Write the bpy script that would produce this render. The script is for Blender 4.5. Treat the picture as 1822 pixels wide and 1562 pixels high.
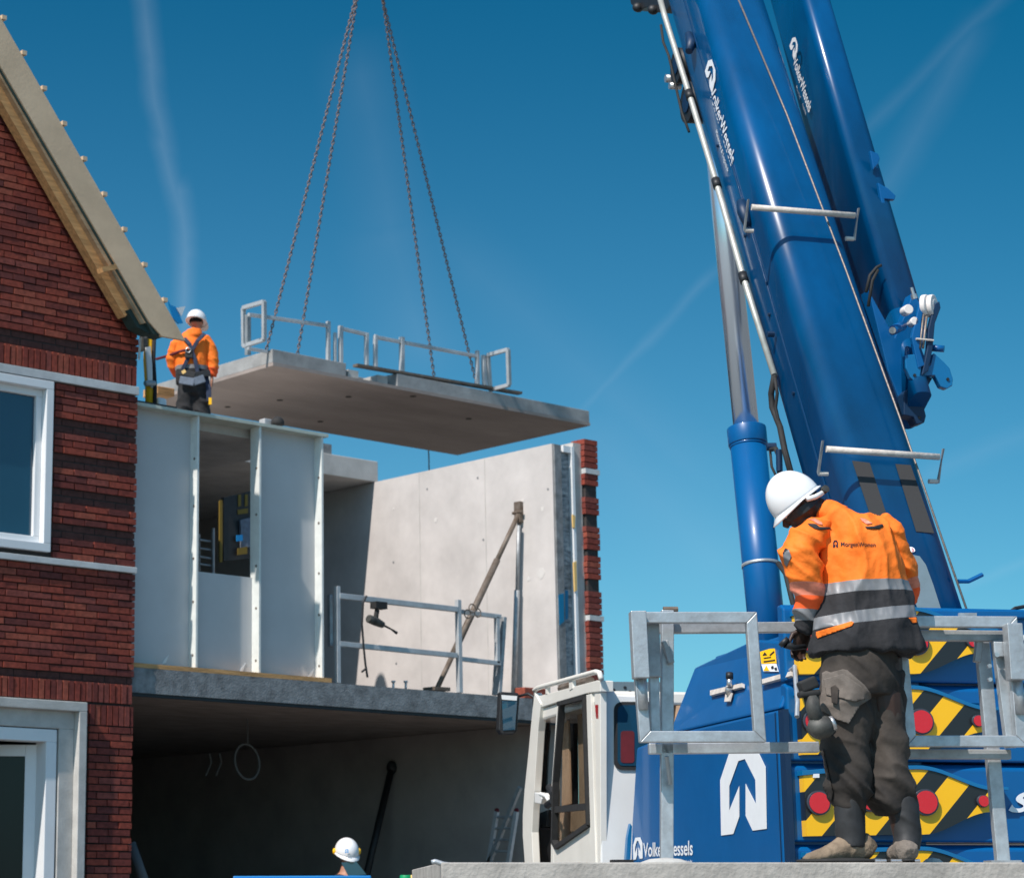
import bpy, bmesh, math, random
from mathutils import Vector as V, Matrix, noise
random.seed(7)
S = bpy.context.scene
for o in list(bpy.data.objects): bpy.data.objects.remove(o)
COL = S.collection
R_ = math.radians
# ------------------------------------------------------------ camera model (photo 1822 x 1562 px)
FPX, CX, CY = 3940., 516., 781.
PITCH = math.atan((1600-781)/FPX); AZ = R_(51)
Hh = V((math.cos(AZ), math.sin(AZ), 0)); Rt = V((math.sin(AZ), -math.cos(AZ), 0)); Up = V((0, 0, 1))
FW = Hh*math.cos(PITCH)+Up*math.sin(PITCH); UP = Up*math.cos(PITCH)-Hh*math.sin(PITCH)
CAM = V((0, 0, 1.1))
cam = bpy.data.cameras.new('camera'); co = bpy.data.objects.new('camera', cam); COL.objects.link(co)
co.matrix_world = Matrix.Translation(CAM) @ Matrix((Rt, UP, -FW)).transposed().to_4x4()
cam.sensor_width = 36; cam.lens = FPX/1822*36; cam.shift_x = (911-CX)/1822; cam.clip_end = 3000; cam.clip_start = .1
cam.dof.use_dof = True; cam.dof.focus_distance = 12.0; cam.dof.aperture_fstop = 5.0
S.camera = co
S.render.engine = 'CYCLES'
S.render.resolution_x = 1024; S.render.resolution_y = 877
S.view_settings.view_transform = 'Standard'; S.view_settings.look = 'None'
S.view_settings.exposure = 0.22; S.view_settings.gamma = 1
def ray(u, v): return FW+Rt*((u-CX)/FPX)-UP*((v-CY)/FPX)
# ------------------------------------------------------------ sun and sky
SUN = V((-.63, -.115, .766)).normalized()
sl = bpy.data.lights.new('sun', 'SUN'); sl.energy = 4.6; sl.angle = R_(.53); sl.color = (1, .915, .85)
so = bpy.data.objects.new('sun', sl); COL.objects.link(so); so.rotation_euler = SUN.to_track_quat('Z', 'Y').to_euler()
W = bpy.data.worlds.new('World'); S.world = W; W.use_nodes = True
wn = W.node_tree; wn.nodes.clear()
def N(t, tree=wn, **k):
    n = tree.nodes.new(t)
    for a, b in k.items(): setattr(n, a, b)
    return n
def L(a, b, tree=wn): tree.links.new(a, b)
sky = N('ShaderNodeTexSky', sky_type='NISHITA'); sky.sun_disc = False
sky.sun_elevation = math.asin(SUN.z); sky.sun_rotation = math.atan2(SUN.x, SUN.y)
sky.altitude = 0; sky.air_density = 1.0; sky.dust_density = .6; sky.ozone_density = 2.5
tint = N('ShaderNodeMix', data_type='RGBA', blend_type='MULTIPLY'); tint.inputs[0].default_value = 1

geo_ = N('ShaderNodeTexCoord'); dps = N('ShaderNodeVectorMath', operation='DOT_PRODUCT'); L(geo_.outputs['Generated'], dps.inputs[0]); dps.inputs[1].default_value = V((-.25, -.45, .86)).normalized()
m1_ = N('ShaderNodeMath', operation='MULTIPLY'); L(dps.outputs['Value'], m1_.inputs[0]); L(dps.outputs['Value'], m1_.inputs[1])
m2_ = N('ShaderNodeMath', operation='SUBTRACT'); m2_.inputs[0].default_value = 1; L(m1_.outputs[0], m2_.inputs[1])
m3_ = N('ShaderNodeMath', operation='POWER'); L(m2_.outputs[0], m3_.inputs[0]); m3_.inputs[1].default_value = 4.2
view_tint = N('ShaderNodeMix', data_type='RGBA'); L(m3_.outputs[0], view_tint.inputs[0]); view_tint.inputs[6].default_value = (.80, 1.25, 1.30, 1); view_tint.inputs[7].default_value = (.0, .48, .62, 1)   # tint darkens the sky in view, leaves unseen sky brighter for fill light
L(view_tint.outputs[2], tint.inputs[7])
L(sky.outputs[0], tint.inputs[6])
tc = N('ShaderNodeTexCoord')
def wmath(op, a, b=None, clamp=False):
    n = N('ShaderNodeMath', operation=op, use_clamp=clamp)
    for i, x in enumerate((a, b)):
        if x is None: continue
        if isinstance(x, (int, float)): n.inputs[i].default_value = x
        else: L(x, n.inputs[i])
    return n.outputs[0]
def wdot(vec, src):
    n = N('ShaderNodeVectorMath', operation='DOT_PRODUCT'); n.inputs[1].default_value = vec; L(src, n.inputs[0]); return n.outputs['Value']
nz = N('ShaderNodeTexNoise'); nz.inputs['Scale'].default_value = 30; nz.inputs['Detail'].default_value = 5; L(tc.outputs['Generated'], nz.inputs[0])
sub = N('ShaderNodeVectorMath', operation='SUBTRACT'); L(nz.outputs['Color'], sub.inputs[0]); sub.inputs[1].default_value = (.5, .5, .5)
scl = N('ShaderNodeVectorMath', operation='SCALE'); L(sub.outputs[0], scl.inputs[0]); scl.inputs['Scale'].default_value = .006
add = N('ShaderNodeVectorMath', operation='ADD'); L(tc.outputs['Generated'], add.inputs[0]); L(scl.outputs[0], add.inputs[1])
dirv = add.outputs[0]
nz2 = N('ShaderNodeTexNoise'); nz2.inputs['Scale'].default_value = 22; nz2.inputs['Detail'].default_value = 6; L(dirv, nz2.inputs[0])
tot = None
for (u0, v0, u1, v1, w, s) in [(250, -60, 276, 180, 30, .30), (262, 100, 300, 290, 28, .32), (284, 240, 326, 400, 27, .36), (318, 330, 330, 470, 28, .36), (327, 400, 325, 640, 28, .36),
        (640, 100, 700, 430, 95, .13), (690, 400, 760, 640, 110, .16), (1275, 480, 1030, 735, 15, .20), (1800, -20, 1530, 240, 22, .14),
        (1735, 60, 1560, 360, 45, .15), (1850, 765, 1640, 850, 30, .15), (1850, 985, 1700, 1050, 14, .16), (800, 440, 1260, 860, 90, .10), (1040, 760, 1300, 1020, 130, .13)]:
    a = ray(u0, v0).normalized(); b = ray(u1, v1).normalized()
    n = a.cross(b).normalized(); m = (a+b).normalized(); t = n.cross(m).normalized(); hl = (b-a).length/2
    d = wmath('ABSOLUTE', wdot(n, dirv)); d = wmath('SUBTRACT', 1, wmath('DIVIDE', d, w/FPX), True)
    e = wmath('ABSOLUTE', wdot(t, dirv)); e = wmath('MULTIPLY', wmath('SUBTRACT', hl*1.3, e), 1/(hl*.5), True)
    k = wmath('MULTIPLY', wmath('MULTIPLY', wmath('POWER', d, 1.3), e), s*.28)
    tot = k if tot is None else wmath('MAXIMUM', tot, k)
tot = wmath('MULTIPLY', tot, wmath('ADD', wmath('MULTIPLY', nz2.outputs[0], 1.2), .4))
cl = N('ShaderNodeMix', data_type='RGBA'); L(tot, cl.inputs[0]); L(tint.outputs[2], cl.inputs[6]); cl.inputs[7].default_value = (5.2, 6.6, 8.0, 1)
bg = N('ShaderNodeBackground'); bg.inputs[1].default_value = .10; L(cl.outputs[2], bg.inputs[0])
wo = N('ShaderNodeOutputWorld'); L(bg.outputs[0], wo.inputs[0])

# ------------------------------------------------------------ pixel rays met with real planes
def onN(u, v, O, n): r = ray(u, v); return CAM+r*((O-CAM).dot(n)/r.dot(n))
def onY(u, v, y): return onN(u, v, V((0, y, 0)), V((0, 1, 0)))
def onX(u, v, x): return onN(u, v, V((x, 0, 0)), V((1, 0, 0)))
def onZ(u, v, z): return onN(u, v, V((0, 0, z)), V((0, 0, 1)))
def PH(u, v, h): r = ray(u, v); return CAM+r*(h/r.dot(Hh))
def DD(u, v, d): return CAM+ray(u, v)*d
TA = R_(59.6); TT = V((math.cos(TA), math.sin(TA), 0)); TR = V((TT.y, -TT.x, 0)); TO = DD(1410, 1540, 13.0)
def onR(u, v, r): return onN(u, v, TO+TR*r, TR)
def onT(u, v, t): return onN(u, v, TO+TT*t, TT)
def tk(r, t, z): return TO+TR*r+TT*t+Up*z
def tkc(P): q = P-TO; return (q.dot(TR), q.dot(TT), q.z)

# ------------------------------------------------------------ materials
MT = {}
def mat(name, c, rough=.6, metal=0, nz=None, bump=None, coat=0, spec=.5, c2=None, stretch=None, alpha=None, trans=0):
    m = bpy.data.materials.new(name); m.use_nodes = True; t = m.node_tree; p = t.nodes['Principled BSDF']
    p.inputs['Base Color'].default_value = (*c, 1); p.inputs['Roughness'].default_value = rough; p.inputs['Metallic'].default_value = metal
    p.inputs['Coat Weight'].default_value = coat; p.inputs['Coat Roughness'].default_value = .08; p.inputs['Specular IOR Level'].default_value = spec
    if trans: p.inputs['Transmission Weight'].default_value = trans
    tcn = N('ShaderNodeTexCoord', t); src = tcn.outputs['Object']
    if stretch:
        mp = N('ShaderNodeMapping', t); mp.inputs['Scale'].default_value = stretch; L(src, mp.inputs[0], t); src = mp.outputs[0]
    if nz:
        sc, am = nz
        n1 = N('ShaderNodeTexNoise', t); n1.inputs['Scale'].default_value = sc; n1.inputs['Detail'].default_value = 7; n1.inputs['Roughness'].default_value = .62; L(src, n1.inputs[0], t)
        rp = N('ShaderNodeMapRange', t); rp.inputs[1].default_value = .3; rp.inputs[2].default_value = .7; L(n1.outputs[0], rp.inputs[0], t)
        mx = N('ShaderNodeMix', t, data_type='RGBA'); L(rp.outputs[0], mx.inputs[0], t)
        cc = c2 or tuple(x*(1-am) for x in c); cd = tuple(min(1, x*(1+am*.5)) for x in c) if not c2 else c
        mx.inputs[6].default_value = (*cc, 1); mx.inputs[7].default_value = (*cd, 1); L(mx.outputs[2], p.inputs['Base Color'], t)
        r2 = N('ShaderNodeMapRange', t); r2.inputs[3].default_value = min(1, rough*1.25); r2.inputs[4].default_value = rough*.85; L(n1.outputs[0], r2.inputs[0], t); L(r2.outputs[0], p.inputs['Roughness'], t)
    if bump:
        n2 = N('ShaderNodeTexNoise', t); n2.inputs['Scale'].default_value = bump[0]; n2.inputs['Detail'].default_value = 5; L(src, n2.inputs[0], t)
        b = N('ShaderNodeBump', t); b.inputs['Strength'].default_value = bump[1]; b.inputs['Distance'].default_value = bump[2] if len(bump) > 2 else .01; L(n2.outputs[0], b.inputs['Height'], t); L(b.outputs[0], p.inputs['Normal'], t)
    MT[name] = m; return m
def sr(r, g, b):
    f = lambda x: (x/255/12.92 if x <= 10 else ((x/255+.055)/1.055)**2.4)
    return (f(r), f(g), f(b))
mat('concrete', (.50, .48, .45), .85, nz=(3, .22), bump=(60, .25))
mat('fg_concrete', (.40, .375, .34), .9, nz=(5, .32), bump=(40, .6))
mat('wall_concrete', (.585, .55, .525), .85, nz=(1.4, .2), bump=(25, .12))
mat('hang_concrete', (.33, .335, .33), .88, nz=(2.5, .35), bump=(60, .4))
mat('slab_edge', (.22, .23, .235), .9, nz=(9, .45), bump=(50, .5))
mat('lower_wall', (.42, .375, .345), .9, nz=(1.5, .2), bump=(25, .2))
mat('filler', (.66, .63, .60), .9, nz=(9, .1))
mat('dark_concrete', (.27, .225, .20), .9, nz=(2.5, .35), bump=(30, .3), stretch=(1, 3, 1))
mat('room_dark', (.16, .145, .135), .9, nz=(2, .2))  # concrete darkened so the unlit rooms' shade sits in the colour
mat('soffit_concrete', (.31, .262, .235), .9, nz=(1.1, .2), bump=(30, .3), stretch=(.6, 1.5, 1))
mat('ground', (.21, .19, .165), .95, nz=(.8, .35), bump=(8, .6, .05))
for i, c in enumerate([(128, 54, 42), (142, 62, 46), (112, 48, 40), (150, 74, 56), (102, 46, 41), (132, 64, 54)]):
    mat('brick%d' % i, sr(*c), .9, nz=(22, .42), bump=(90, .6, .006))
mat('brick_dark', sr(84, 50, 44), .9, nz=(20, .4), bump=(90, .6, .006))
mat('mortar', (.045, .038, .036), .95, nz=(30, .3))
mat('white_pvc', (.74, .76, .77), .35, nz=(3, .05))
mat('white_band', (.55, .56, .56), .7, nz=(6, .18), bump=(60, .2))
mat('frame_concrete', (.50, .49, .46), .8, nz=(5, .2), bump=(60, .25))
mat('board_grey', (.52, .53, .535), .75, nz=(.9, .10), bump=(4, .08))
mat('stud', (.72, .74, .70), .6, nz=(8, .12))
mat('top_plate', (.50, .54, .47), .6, nz=(8, .2))
mat('timber', sr(196, 150, 98), .75, nz=(5, .45), stretch=(.6, 6, 6), bump=(40, .3))
mat('timber2', sr(176, 146, 112), .75, nz=(4, .35), stretch=(1, 1, 4))
mat('barge', sr(214, 186, 154), .8, nz=(2.2, .16), bump=(30, .15))
mat('soffit_green', sr(40, 62, 58), .8, nz=(6, .3))
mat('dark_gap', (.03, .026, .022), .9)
mat('galv', (.50, .53, .55), .45, .6, nz=(14, .28), bump=(60, .12))
mat('galv_dull', (.42, .44, .45), .55, .6, nz=(10, .3), bump=(50, .15))
mat('galv_far', (.50, .52, .53), .6, .35, nz=(8, .2))
mat('alu', (.55, .56, .57), .5, .4, nz=(10, .2))
mat('rust', sr(128, 118, 108), .65, .3, nz=(9, .5), c2=sr(92, 76, 62))
mat('chain', sr(128, 110, 104), .5, .5)
mat('blue', (.0003, .100, .30), .36, 0, nz=(2.4, .10), coat=.3, spec=.35)
mat('boom_blue', (.0, .072, .205), .25, .0, nz=(1.3, .32), coat=.25, spec=.3, stretch=(1.5, 1.5, .35))
mat('boom_seam', (.0, .04, .12), .4)
mat('blue_light', (.001, .14, .34), .35, coat=.4, nz=(3, .08))
mat('blue_dark', (.0005, .024, .072), .5, nz=(3, .1))
mat('chrome', (.62, .72, .82), .2, .72, coat=.5)
mat('conduit', (.52, .52, .47), .4, .35, nz=(9, .25))
mat('black', (.015, .016, .018), .5, nz=(9, .3)); mat('rubber', (.02, .02, .02), .75, nz=(12, .3))
mat('grip', (.035, .035, .036), .9, bump=(300, .5, .003)); mat('grey_plate', sr(104, 122, 130), .55, nz=(7, .15))
mat('white_paint', (.78, .78, .76), .4, nz=(4, .05), coat=.2)
mat('cream_paint', (.80, .77, .70), .38, nz=(4, .08), coat=.2)
mat('decal_white', (.80, .82, .84), .45, nz=(9, .05))
mat('nylon_white', (.80, .74, .70), .55, nz=(6, .08))
mat('bar_white', (.62, .56, .50), .6, nz=(14, .32), bump=(60, .3))
mat('rope', sr(140, 130, 122), .5, .6, nz=(60, .4))
mat('red', (.62, .008, .02), .25, coat=.5, bump=(160, .3, .004)); mat('red_dark', (.13, .008, .015), .7, nz=(8, .3)); mat('yellow', sr(250, 190, 10), .5, nz=(6, .08))
mat('ring_dark', (.06, .07, .09), .4, .3)
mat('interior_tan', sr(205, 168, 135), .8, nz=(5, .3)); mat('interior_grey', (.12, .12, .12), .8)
mat('orange', (1.0, .20, .012), .75, nz=(5, .12), bump=(26, .5, .010))
mat('orange_red', (1.0, .12, .02), .75, nz=(5, .1)); mat('reflect', (.225, .23, .24), .45, .1, nz=(30, .12)); mat('reflect_pink', (.75, .24, .15), .5, nz=(30, .2))
mat('cloth_dark', (.022, .022, .025), .88, nz=(7, .3), bump=(26, .5, .01))
mat('trouser_navy', (.022, .023, .026), .9, nz=(8, .4))
mat('trouser', (.070, .056, .045), .9, nz=(3.6, .5), c2=(.010, .009, .009), bump=(30, .35, .008))
mat('pocket', (.16, .135, .115), .9, nz=(11, .4), bump=(200, .4, .003))
mat('trouser_dust', (.17, .145, .125), .92, nz=(7, .5), bump=(200, .4, .003))
mat('boot_black', (.025, .026, .028), .65, nz=(10, .5)); mat('boot_tan', (.23, .17, .115), .9, nz=(11, .4), bump=(80, .4)); mat('boot_grey', (.21, .175, .145), .9, nz=(11, .4), bump=(80, .4))
mat('skin_dark', (.045, .022, .015), .5, nz=(14, .15)); mat('skin', (.42, .20, .13), .55, nz=(14, .12)); mat('hair', (.008, .007, .007), .9)
mat('helmet', (.82, .82, .82), .3, coat=.4, nz=(5, .03)); mat('harness', (.02, .035, .075), .8, nz=(30, .3)); mat('belt_grey', (.16, .2, .26), .8, nz=(20, .3))
mat('tool_body', (.085, .085, .075), .6, nz=(14, .5), c2=(.018, .018, .018)); mat('silver', (.6, .6, .6), .35, .8, nz=(20, .3))
mat('dim_yellow', (.20, .13, .012), .7)
mat('flag_blue', (.0, .25, .6), .6); mat('canvas_white', (.75, .78, .8), .7); mat('bin_blue', (.0, .17, .48), .4); mat('green', (.0, .28, .10), .5)
mat('insul', (.42, .47, .50), .8, nz=(9, .8), c2=(.05, .07, .09), stretch=(1, 1, 3), bump=(60, .6)); mat('seal_blue', (.0, .17, .34), .5); mat('amber', sr(228, 190, 120), .7)
mat('tape_white', (.7, .72, .72), .5)
mat('glass_dark', (.012, .014, .016), .15, 0, spec=.25)
mat('glass_win', (.012, .055, .095), .03, 0, spec=.9)
g = mat('glass_clear', (.75, .8, .8), .02, trans=0); 
t = g.node_tree; tr = N('ShaderNodeBsdfTransparent', t); tr.inputs[0].default_value = (.78, .80, .80, 1); gl = N('ShaderNodeBsdfGlossy', t); gl.inputs['Roughness'].default_value = .03
fr = N('ShaderNodeLayerWeight', t); fp = N('ShaderNodeMath', t, operation='POWER'); L(fr.outputs['Facing'], fp.inputs[0], t); fp.inputs[1].default_value = 5; fq = N('ShaderNodeMath', t, operation='MULTIPLY_ADD'); L(fp.outputs[0], fq.inputs[0], t); fq.inputs[1].default_value = .6; fq.inputs[2].default_value = .05; ms = N('ShaderNodeMixShader', t); L(fq.outputs[0], ms.inputs[0], t); L(tr.outputs[0], ms.inputs[1], t); L(gl.outputs[0], ms.inputs[2], t); L(ms.outputs[0], t.nodes['Material Output'].inputs[0], t)
# yellow and black hazard film: diagonal bands of the surface itself
m = mat('hazard', sr(250, 190, 10), .4, coat=.3); t = m.node_tree
tcn = N('ShaderNodeTexCoord', t); dt = N('ShaderNodeVectorMath', t, operation='DOT_PRODUCT'); L(tcn.outputs['Object'], dt.inputs[0], t)
hz = TR*1.0+Up*-.92; dt.inputs[1].default_value = hz
a1 = N('ShaderNodeMath', t, operation='MULTIPLY_ADD'); L(dt.outputs['Value'], a1.inputs[0], t); a1.inputs[1].default_value = 1/.33; a1.inputs[2].default_value = .765-onT(1663, 1385, -.03).dot(hz)/.33
HAZ_OFF = a1
a2 = N('ShaderNodeMath', t, operation='FRACT'); L(a1.outputs[0], a2.inputs[0], t); a3 = N('ShaderNodeMath', t, operation='GREATER_THAN'); L(a2.outputs[0], a3.inputs[0], t); a3.inputs[1].default_value = .53
mx = N('ShaderNodeMix', t, data_type='RGBA'); L(a3.outputs[0], mx.inputs[0], t); mx.inputs[6].default_value = (*sr(252, 190, 8), 1); mx.inputs[7].default_value = (.012, .013, .016, 1); L(mx.outputs[2], t.nodes['Principled BSDF'].inputs['Base Color'], t)

# ------------------------------------------------------------ mesh helpers
SPLIT = {'screw', 'filler_patch', 'foam_patch', 'sealant_patch', 'socket_hole', 'rung', 'side_clamp', 'hose', 'lamp_housing', 'marking', 'end_cap', 'bolt', 'bracket_hole', 'inner_tube', 'recess_block', 'mortar_crumbs', 'tape', 'wire_loop', 'rail_stay', 'outer_tube', 'sheave_rope'}
class MB:
    def __init__(s): s.v = []; s.f = []; s.m = []
    def add(s, vs, fs, mi=0):
        b = len(s.v); s.v += [V(x) for x in vs]; s.f += [tuple(b+i for i in f) for f in fs]; s.m += [mi]*len(fs); return s
    def box(s, lo, hi, mi=0):
        (a, b, c), (d, e, f) = lo, hi
        return s.add([(a, b, c), (d, b, c), (d, e, c), (a, e, c), (a, b, f), (d, b, f), (d, e, f), (a, e, f)], [(0, 3, 2, 1), (4, 5, 6, 7), (0, 1, 5, 4), (1, 2, 6, 5), (2, 3, 7, 6), (3, 0, 4, 7)], mi)
    def prism(s, pts, vec, mi=0):
        n = len(pts); pts = [V(p) for p in pts]; vec = V(vec)
        return s.add(pts+[p+vec for p in pts], [tuple(range(n)), tuple(range(2*n-1, n-1, -1))]+[(i, i+n, (i+1) % n+n, (i+1) % n) for i in range(n)], mi)
    def obox(s, p0, p1, side, w, dep, mi=0):      # a bar from p0 to p1 of width w along side and depth dep
        p0 = V(p0); p1 = V(p1); t = (p1-p0).normalized(); a = (V(side)-t*V(side).dot(t)).normalized(); b = t.cross(a)
        q = [p0+a*(w/2)*i+b*(dep/2)*j for i, j in ((-1, -1), (1, -1), (1, 1), (-1, 1))]
        return s.prism(q, p1-p0, mi)
    def tube(s, pts, r, n=10, mi=0, closed=False):
        pts = [V(p) for p in pts]; k = len(pts); rr = r if isinstance(r, (list, tuple)) else [r]*k
        b = len(s.v); prev = None
        for i, p in enumerate(pts):
            t = (pts[(i+1) % k]-pts[i-1]) if closed else (pts[min(i+1, k-1)]-pts[max(i-1, 0)])
            t.normalize()
            if prev is None: a = t.orthogonal().normalized()
            else: a = (prev-t*prev.dot(t)).normalized()
            prev = a; c = t.cross(a)
            for j in range(n):
                th = 2*math.pi*j/n; s.v.append(p+(a*math.cos(th)+c*math.sin(th))*rr[i])
        for i in range(k if closed else k-1):
            for j in range(n):
                i2 = (i+1) % k
                s.f.append((b+i*n+j, b+i*n+(j+1) % n, b+i2*n+(j+1) % n, b+i2*n+j)); s.m.append(mi)
        if not closed:
            s.f.append(tuple(b+j for j in range(n-1, -1, -1))); s.m.append(mi); s.f.append(tuple(b+(k-1)*n+j for j in range(n))); s.m.append(mi)
        return s
    def cyl(s, p0, p1, r, n=20, mi=0, r2=None): return s.tube([p0, p1], [r, r if r2 is None else r2], n, mi)
    def loft(s, rings, away, n=20, mi=0):          # rings (centre, half width, half depth); depth axis follows away
        k = len(rings); b = len(s.v); away = V(away)
        for i, (c, a, d) in enumerate(rings):
            t = (rings[min(i+1, k-1)][0]-rings[max(i-1, 0)][0]).normalized(); dy = (away-t*away.dot(t)).normalized(); dx = t.cross(dy)
            for j in range(n):
                th = 2*math.pi*j/n; s.v.append(c+dx*math.cos(th)*a+dy*math.sin(th)*d)
        for i in range(k-1):
            for j in range(n): s.f.append((b+i*n+j, b+i*n+(j+1) % n, b+(i+1)*n+(j+1) % n, b+(i+1)*n+j)); s.m.append(mi)
        s.f.append(tuple(b+j for j in range(n-1, -1, -1))); s.m.append(mi); s.f.append(tuple(b+(k-1)*n+j for j in range(n))); s.m.append(mi)
        return s
    def ball(s, c, ax, n=18, mi=0, lo=-1.0, cap=True):  # ellipsoid with axis vectors ax=(x,y,z); lo cuts the bottom
        c = V(c); X, Y, Z = [V(a) for a in ax]; m = n//2; t0 = math.asin(max(-1, lo)); b = len(s.v)
        for i in range(m+1):
            ph = t0+(math.pi/2-t0)*i/m*(1-1e-4)
            for j in range(n):
                th = 2*math.pi*j/n; s.v.append(c+X*math.cos(ph)*math.cos(th)+Y*math.cos(ph)*math.sin(th)+Z*math.sin(ph))
        for i in range(m):
            for j in range(n): s.f.append((b+i*n+j, b+i*n+(j+1) % n, b+(i+1)*n+(j+1) % n, b+(i+1)*n+j)); s.m.append(mi)
        s.f.append(tuple(b+m*n+j for j in range(n))); s.m.append(mi)
        if cap: s.f.append(tuple(b+j for j in range(n-1, -1, -1))); s.m.append(mi)
        return s
    def mesh(s, name, mats):
        me = bpy.data.meshes.new(name); me.from_pydata([tuple(p) for p in s.v], [], s.f)
        for x in mats: me.materials.append(MT[x])
        me.polygons.foreach_set('material_index', s.m)
        bm = bmesh.new(); bm.from_mesh(me); bmesh.ops.recalc_face_normals(bm, faces=bm.faces); bm.to_mesh(me); bm.free(); return me
    def islands(s):
        par_ = list(range(len(s.v)))
        def fd(a):
            while par_[a] != a: par_[a] = par_[par_[a]]; a = par_[a]
            return a
        for f in s.f:
            for q in f[1:]: par_[fd(q)] = fd(f[0])
        g = {}
        for f, m in zip(s.f, s.m): g.setdefault(fd(f[0]), []).append((f, m))
        out = []
        for fs in g.values():
            mb = MB(); ix = {}
            for f, m in fs:
                for q in f:
                    if q not in ix: ix[q] = len(mb.v); mb.v.append(s.v[q])
                mb.f.append(tuple(ix[q] for q in f)); mb.m.append(m)
            out.append(mb)
        return out
    def build(s, name, mats, parent=None, smooth=False, bevel=0, seg=2):
        if name in SPLIT and parent:
            o = None
            for mb in s.islands(): o = mb.build1(name, mats, parent, smooth, bevel, seg)
            return o
        return s.build1(name, mats, parent, smooth, bevel, seg)
    def build1(s, name, mats, parent=None, smooth=False, bevel=0, seg=2):
        if isinstance(mats, str): mats = [mats]
        o = bpy.data.objects.new(name, s.mesh(name, mats)); COL.objects.link(o)
        if smooth is True:
            for p in o.data.polygons: p.use_smooth = True
        if smooth == 'auto':
            for p in o.data.polygons: p.use_smooth = len(p.vertices) == 4
        if bevel:
            bv = o.modifiers.new('bevel', 'BEVEL'); bv.width = bevel; bv.segments = seg; bv.limit_method = 'ANGLE'; bv.angle_limit = R_(40)
        if parent: par(o, parent)
        return o
def par(o, p):
    bpy.context.view_layer.update()
    o.parent = p; o.matrix_parent_inverse = p.matrix_world.inverted()
def empty(name, loc, label, cat, group=None):
    o = bpy.data.objects.new(name, None); COL.objects.link(o); o.location = loc; o.empty_display_size = .1
    o['label'] = label; o['category'] = cat
    if group: o['group'] = group
    bpy.context.view_layer.update(); return o
def tag(o, label, cat, group=None):
    o['label'] = label; o['category'] = cat
    if group: o['group'] = group
    return o
def struct(o): o['kind'] = 'structure'; return o
def text(s, bl, br, tl, mname, name, parent, bold=0, shear=0, th=.002, space=1):
    cu = bpy.data.curves.new('t', 'FONT'); cu.body = s; cu.offset = bold; cu.shear = shear; cu.space_character = space
    ob = bpy.data.objects.new('t', cu); COL.objects.link(ob); dg = bpy.context.evaluated_depsgraph_get()
    me = bpy.data.meshes.new_from_object(ob.evaluated_get(dg)); bpy.data.objects.remove(ob)
    xs = [v.co.x for v in me.vertices]; ys = [v.co.y for v in me.vertices]; x0, x1, y0, y1 = min(xs), max(xs), min(ys), max(ys)
    ex = br-bl; ey = tl-bl; nn = ex.cross(ey).normalized()
    for v in me.vertices: v.co = bl+ex*((v.co.x-x0)/(x1-x0))+ey*((v.co.y-y0)/(y1-y0))+nn*th
    me.materials.clear(); me.materials.append(MT[mname]); o = bpy.data.objects.new(name, me); COL.objects.link(o)
    if parent: par(o, parent)
    return o
LOGO = [(567, 1020), (573, 1326), (643, 1322), (677, 1232), (677, 1065), (620, 1192), (620, 1060), (672, 930), (708, 925), (765, 1045), (768, 1172), (712, 1058), (712, 1230), (750, 1312), (825, 1308), (820, 985), (762, 856), (628, 856)]
def logo(bl, br, tl, mname, name, parent, th=.002):
    ex = br-bl; ey = tl-bl; nn = ex.cross(ey).normalized(); mb = MB()
    pts = [bl+ex*((x-567)/258)+ey*((1326-y)/470)+nn*th for x, y in LOGO]
    h = MB(); h.prism(pts, nn*.001); return h.build(name, mname, parent)
def remesh(mb, name, mname, parent, vox=.01, amp=0, fine=.25, sc=8, smooth=6, cuts=None, seedv=0, fold=None):
    """union of lofts -> one continuous surface, softened, folds displaced; cuts=(planes, fn(centre)->slot)"""
    mats = [mname] if isinstance(mname, str) else mname
    o = bpy.data.objects.new('tmp', mb.mesh('tmp', mats[:1])); COL.objects.link(o)
    r = o.modifiers.new('r', 'REMESH'); r.mode = 'VOXEL'; r.voxel_size = vox
    sm = o.modifiers.new('s', 'SMOOTH'); sm.iterations = smooth; sm.factor = .5
    dg = bpy.context.evaluated_depsgraph_get(); me = bpy.data.meshes.new_from_object(o.evaluated_get(dg)); bpy.data.objects.remove(o)
    me.name = name; me.materials.clear()
    for x in mats: me.materials.append(MT[x])
    bm = bmesh.new(); bm.from_mesh(me); bm.normal_update()
    if amp:
        for v in bm.verts:
            q = v.co*sc+V((seedv, seedv*2, 0))
            if fold: q = V((q.dot(Rt)*fold[0], q.dot(Hh)*fold[0], q.z*fold[1]+q.dot(Rt)*fold[2]))
            d = noise.noise(q); d2 = noise.noise(q*2.3+V((5, 1, 2)))
            d3 = noise.noise(q*4.7+V((9, 4, 7)))
            d = (max(0, 1-abs(d)*2.6)**1.5-.3)*.85+d2*.45+(.5-abs(d3))*fine
            v.co += v.normal*(amp(v.co) if callable(amp) else amp)*d
    if cuts:
        planes, fn = cuts
        for (pc, pn) in planes: bmesh.ops.bisect_plane(bm, geom=bm.verts[:]+bm.edges[:]+bm.faces[:], plane_co=pc, plane_no=pn)
        for f in bm.faces: f.material_index = fn(f.calc_center_median())
    for f in bm.faces: f.smooth = True
    bm.to_mesh(me); bm.free()
    o = bpy.data.objects.new(name, me); COL.objects.link(o)
    if parent: par(o, parent)
    return o

# ============================================================ GROUND
gm = MB(); gm.add([(-400, -400, 0), (800, -400, 0), (800, 800, 0), (-400, 800, 0)], [(0, 1, 2, 3)])
struct(gm.build('ground', 'ground'))

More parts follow.
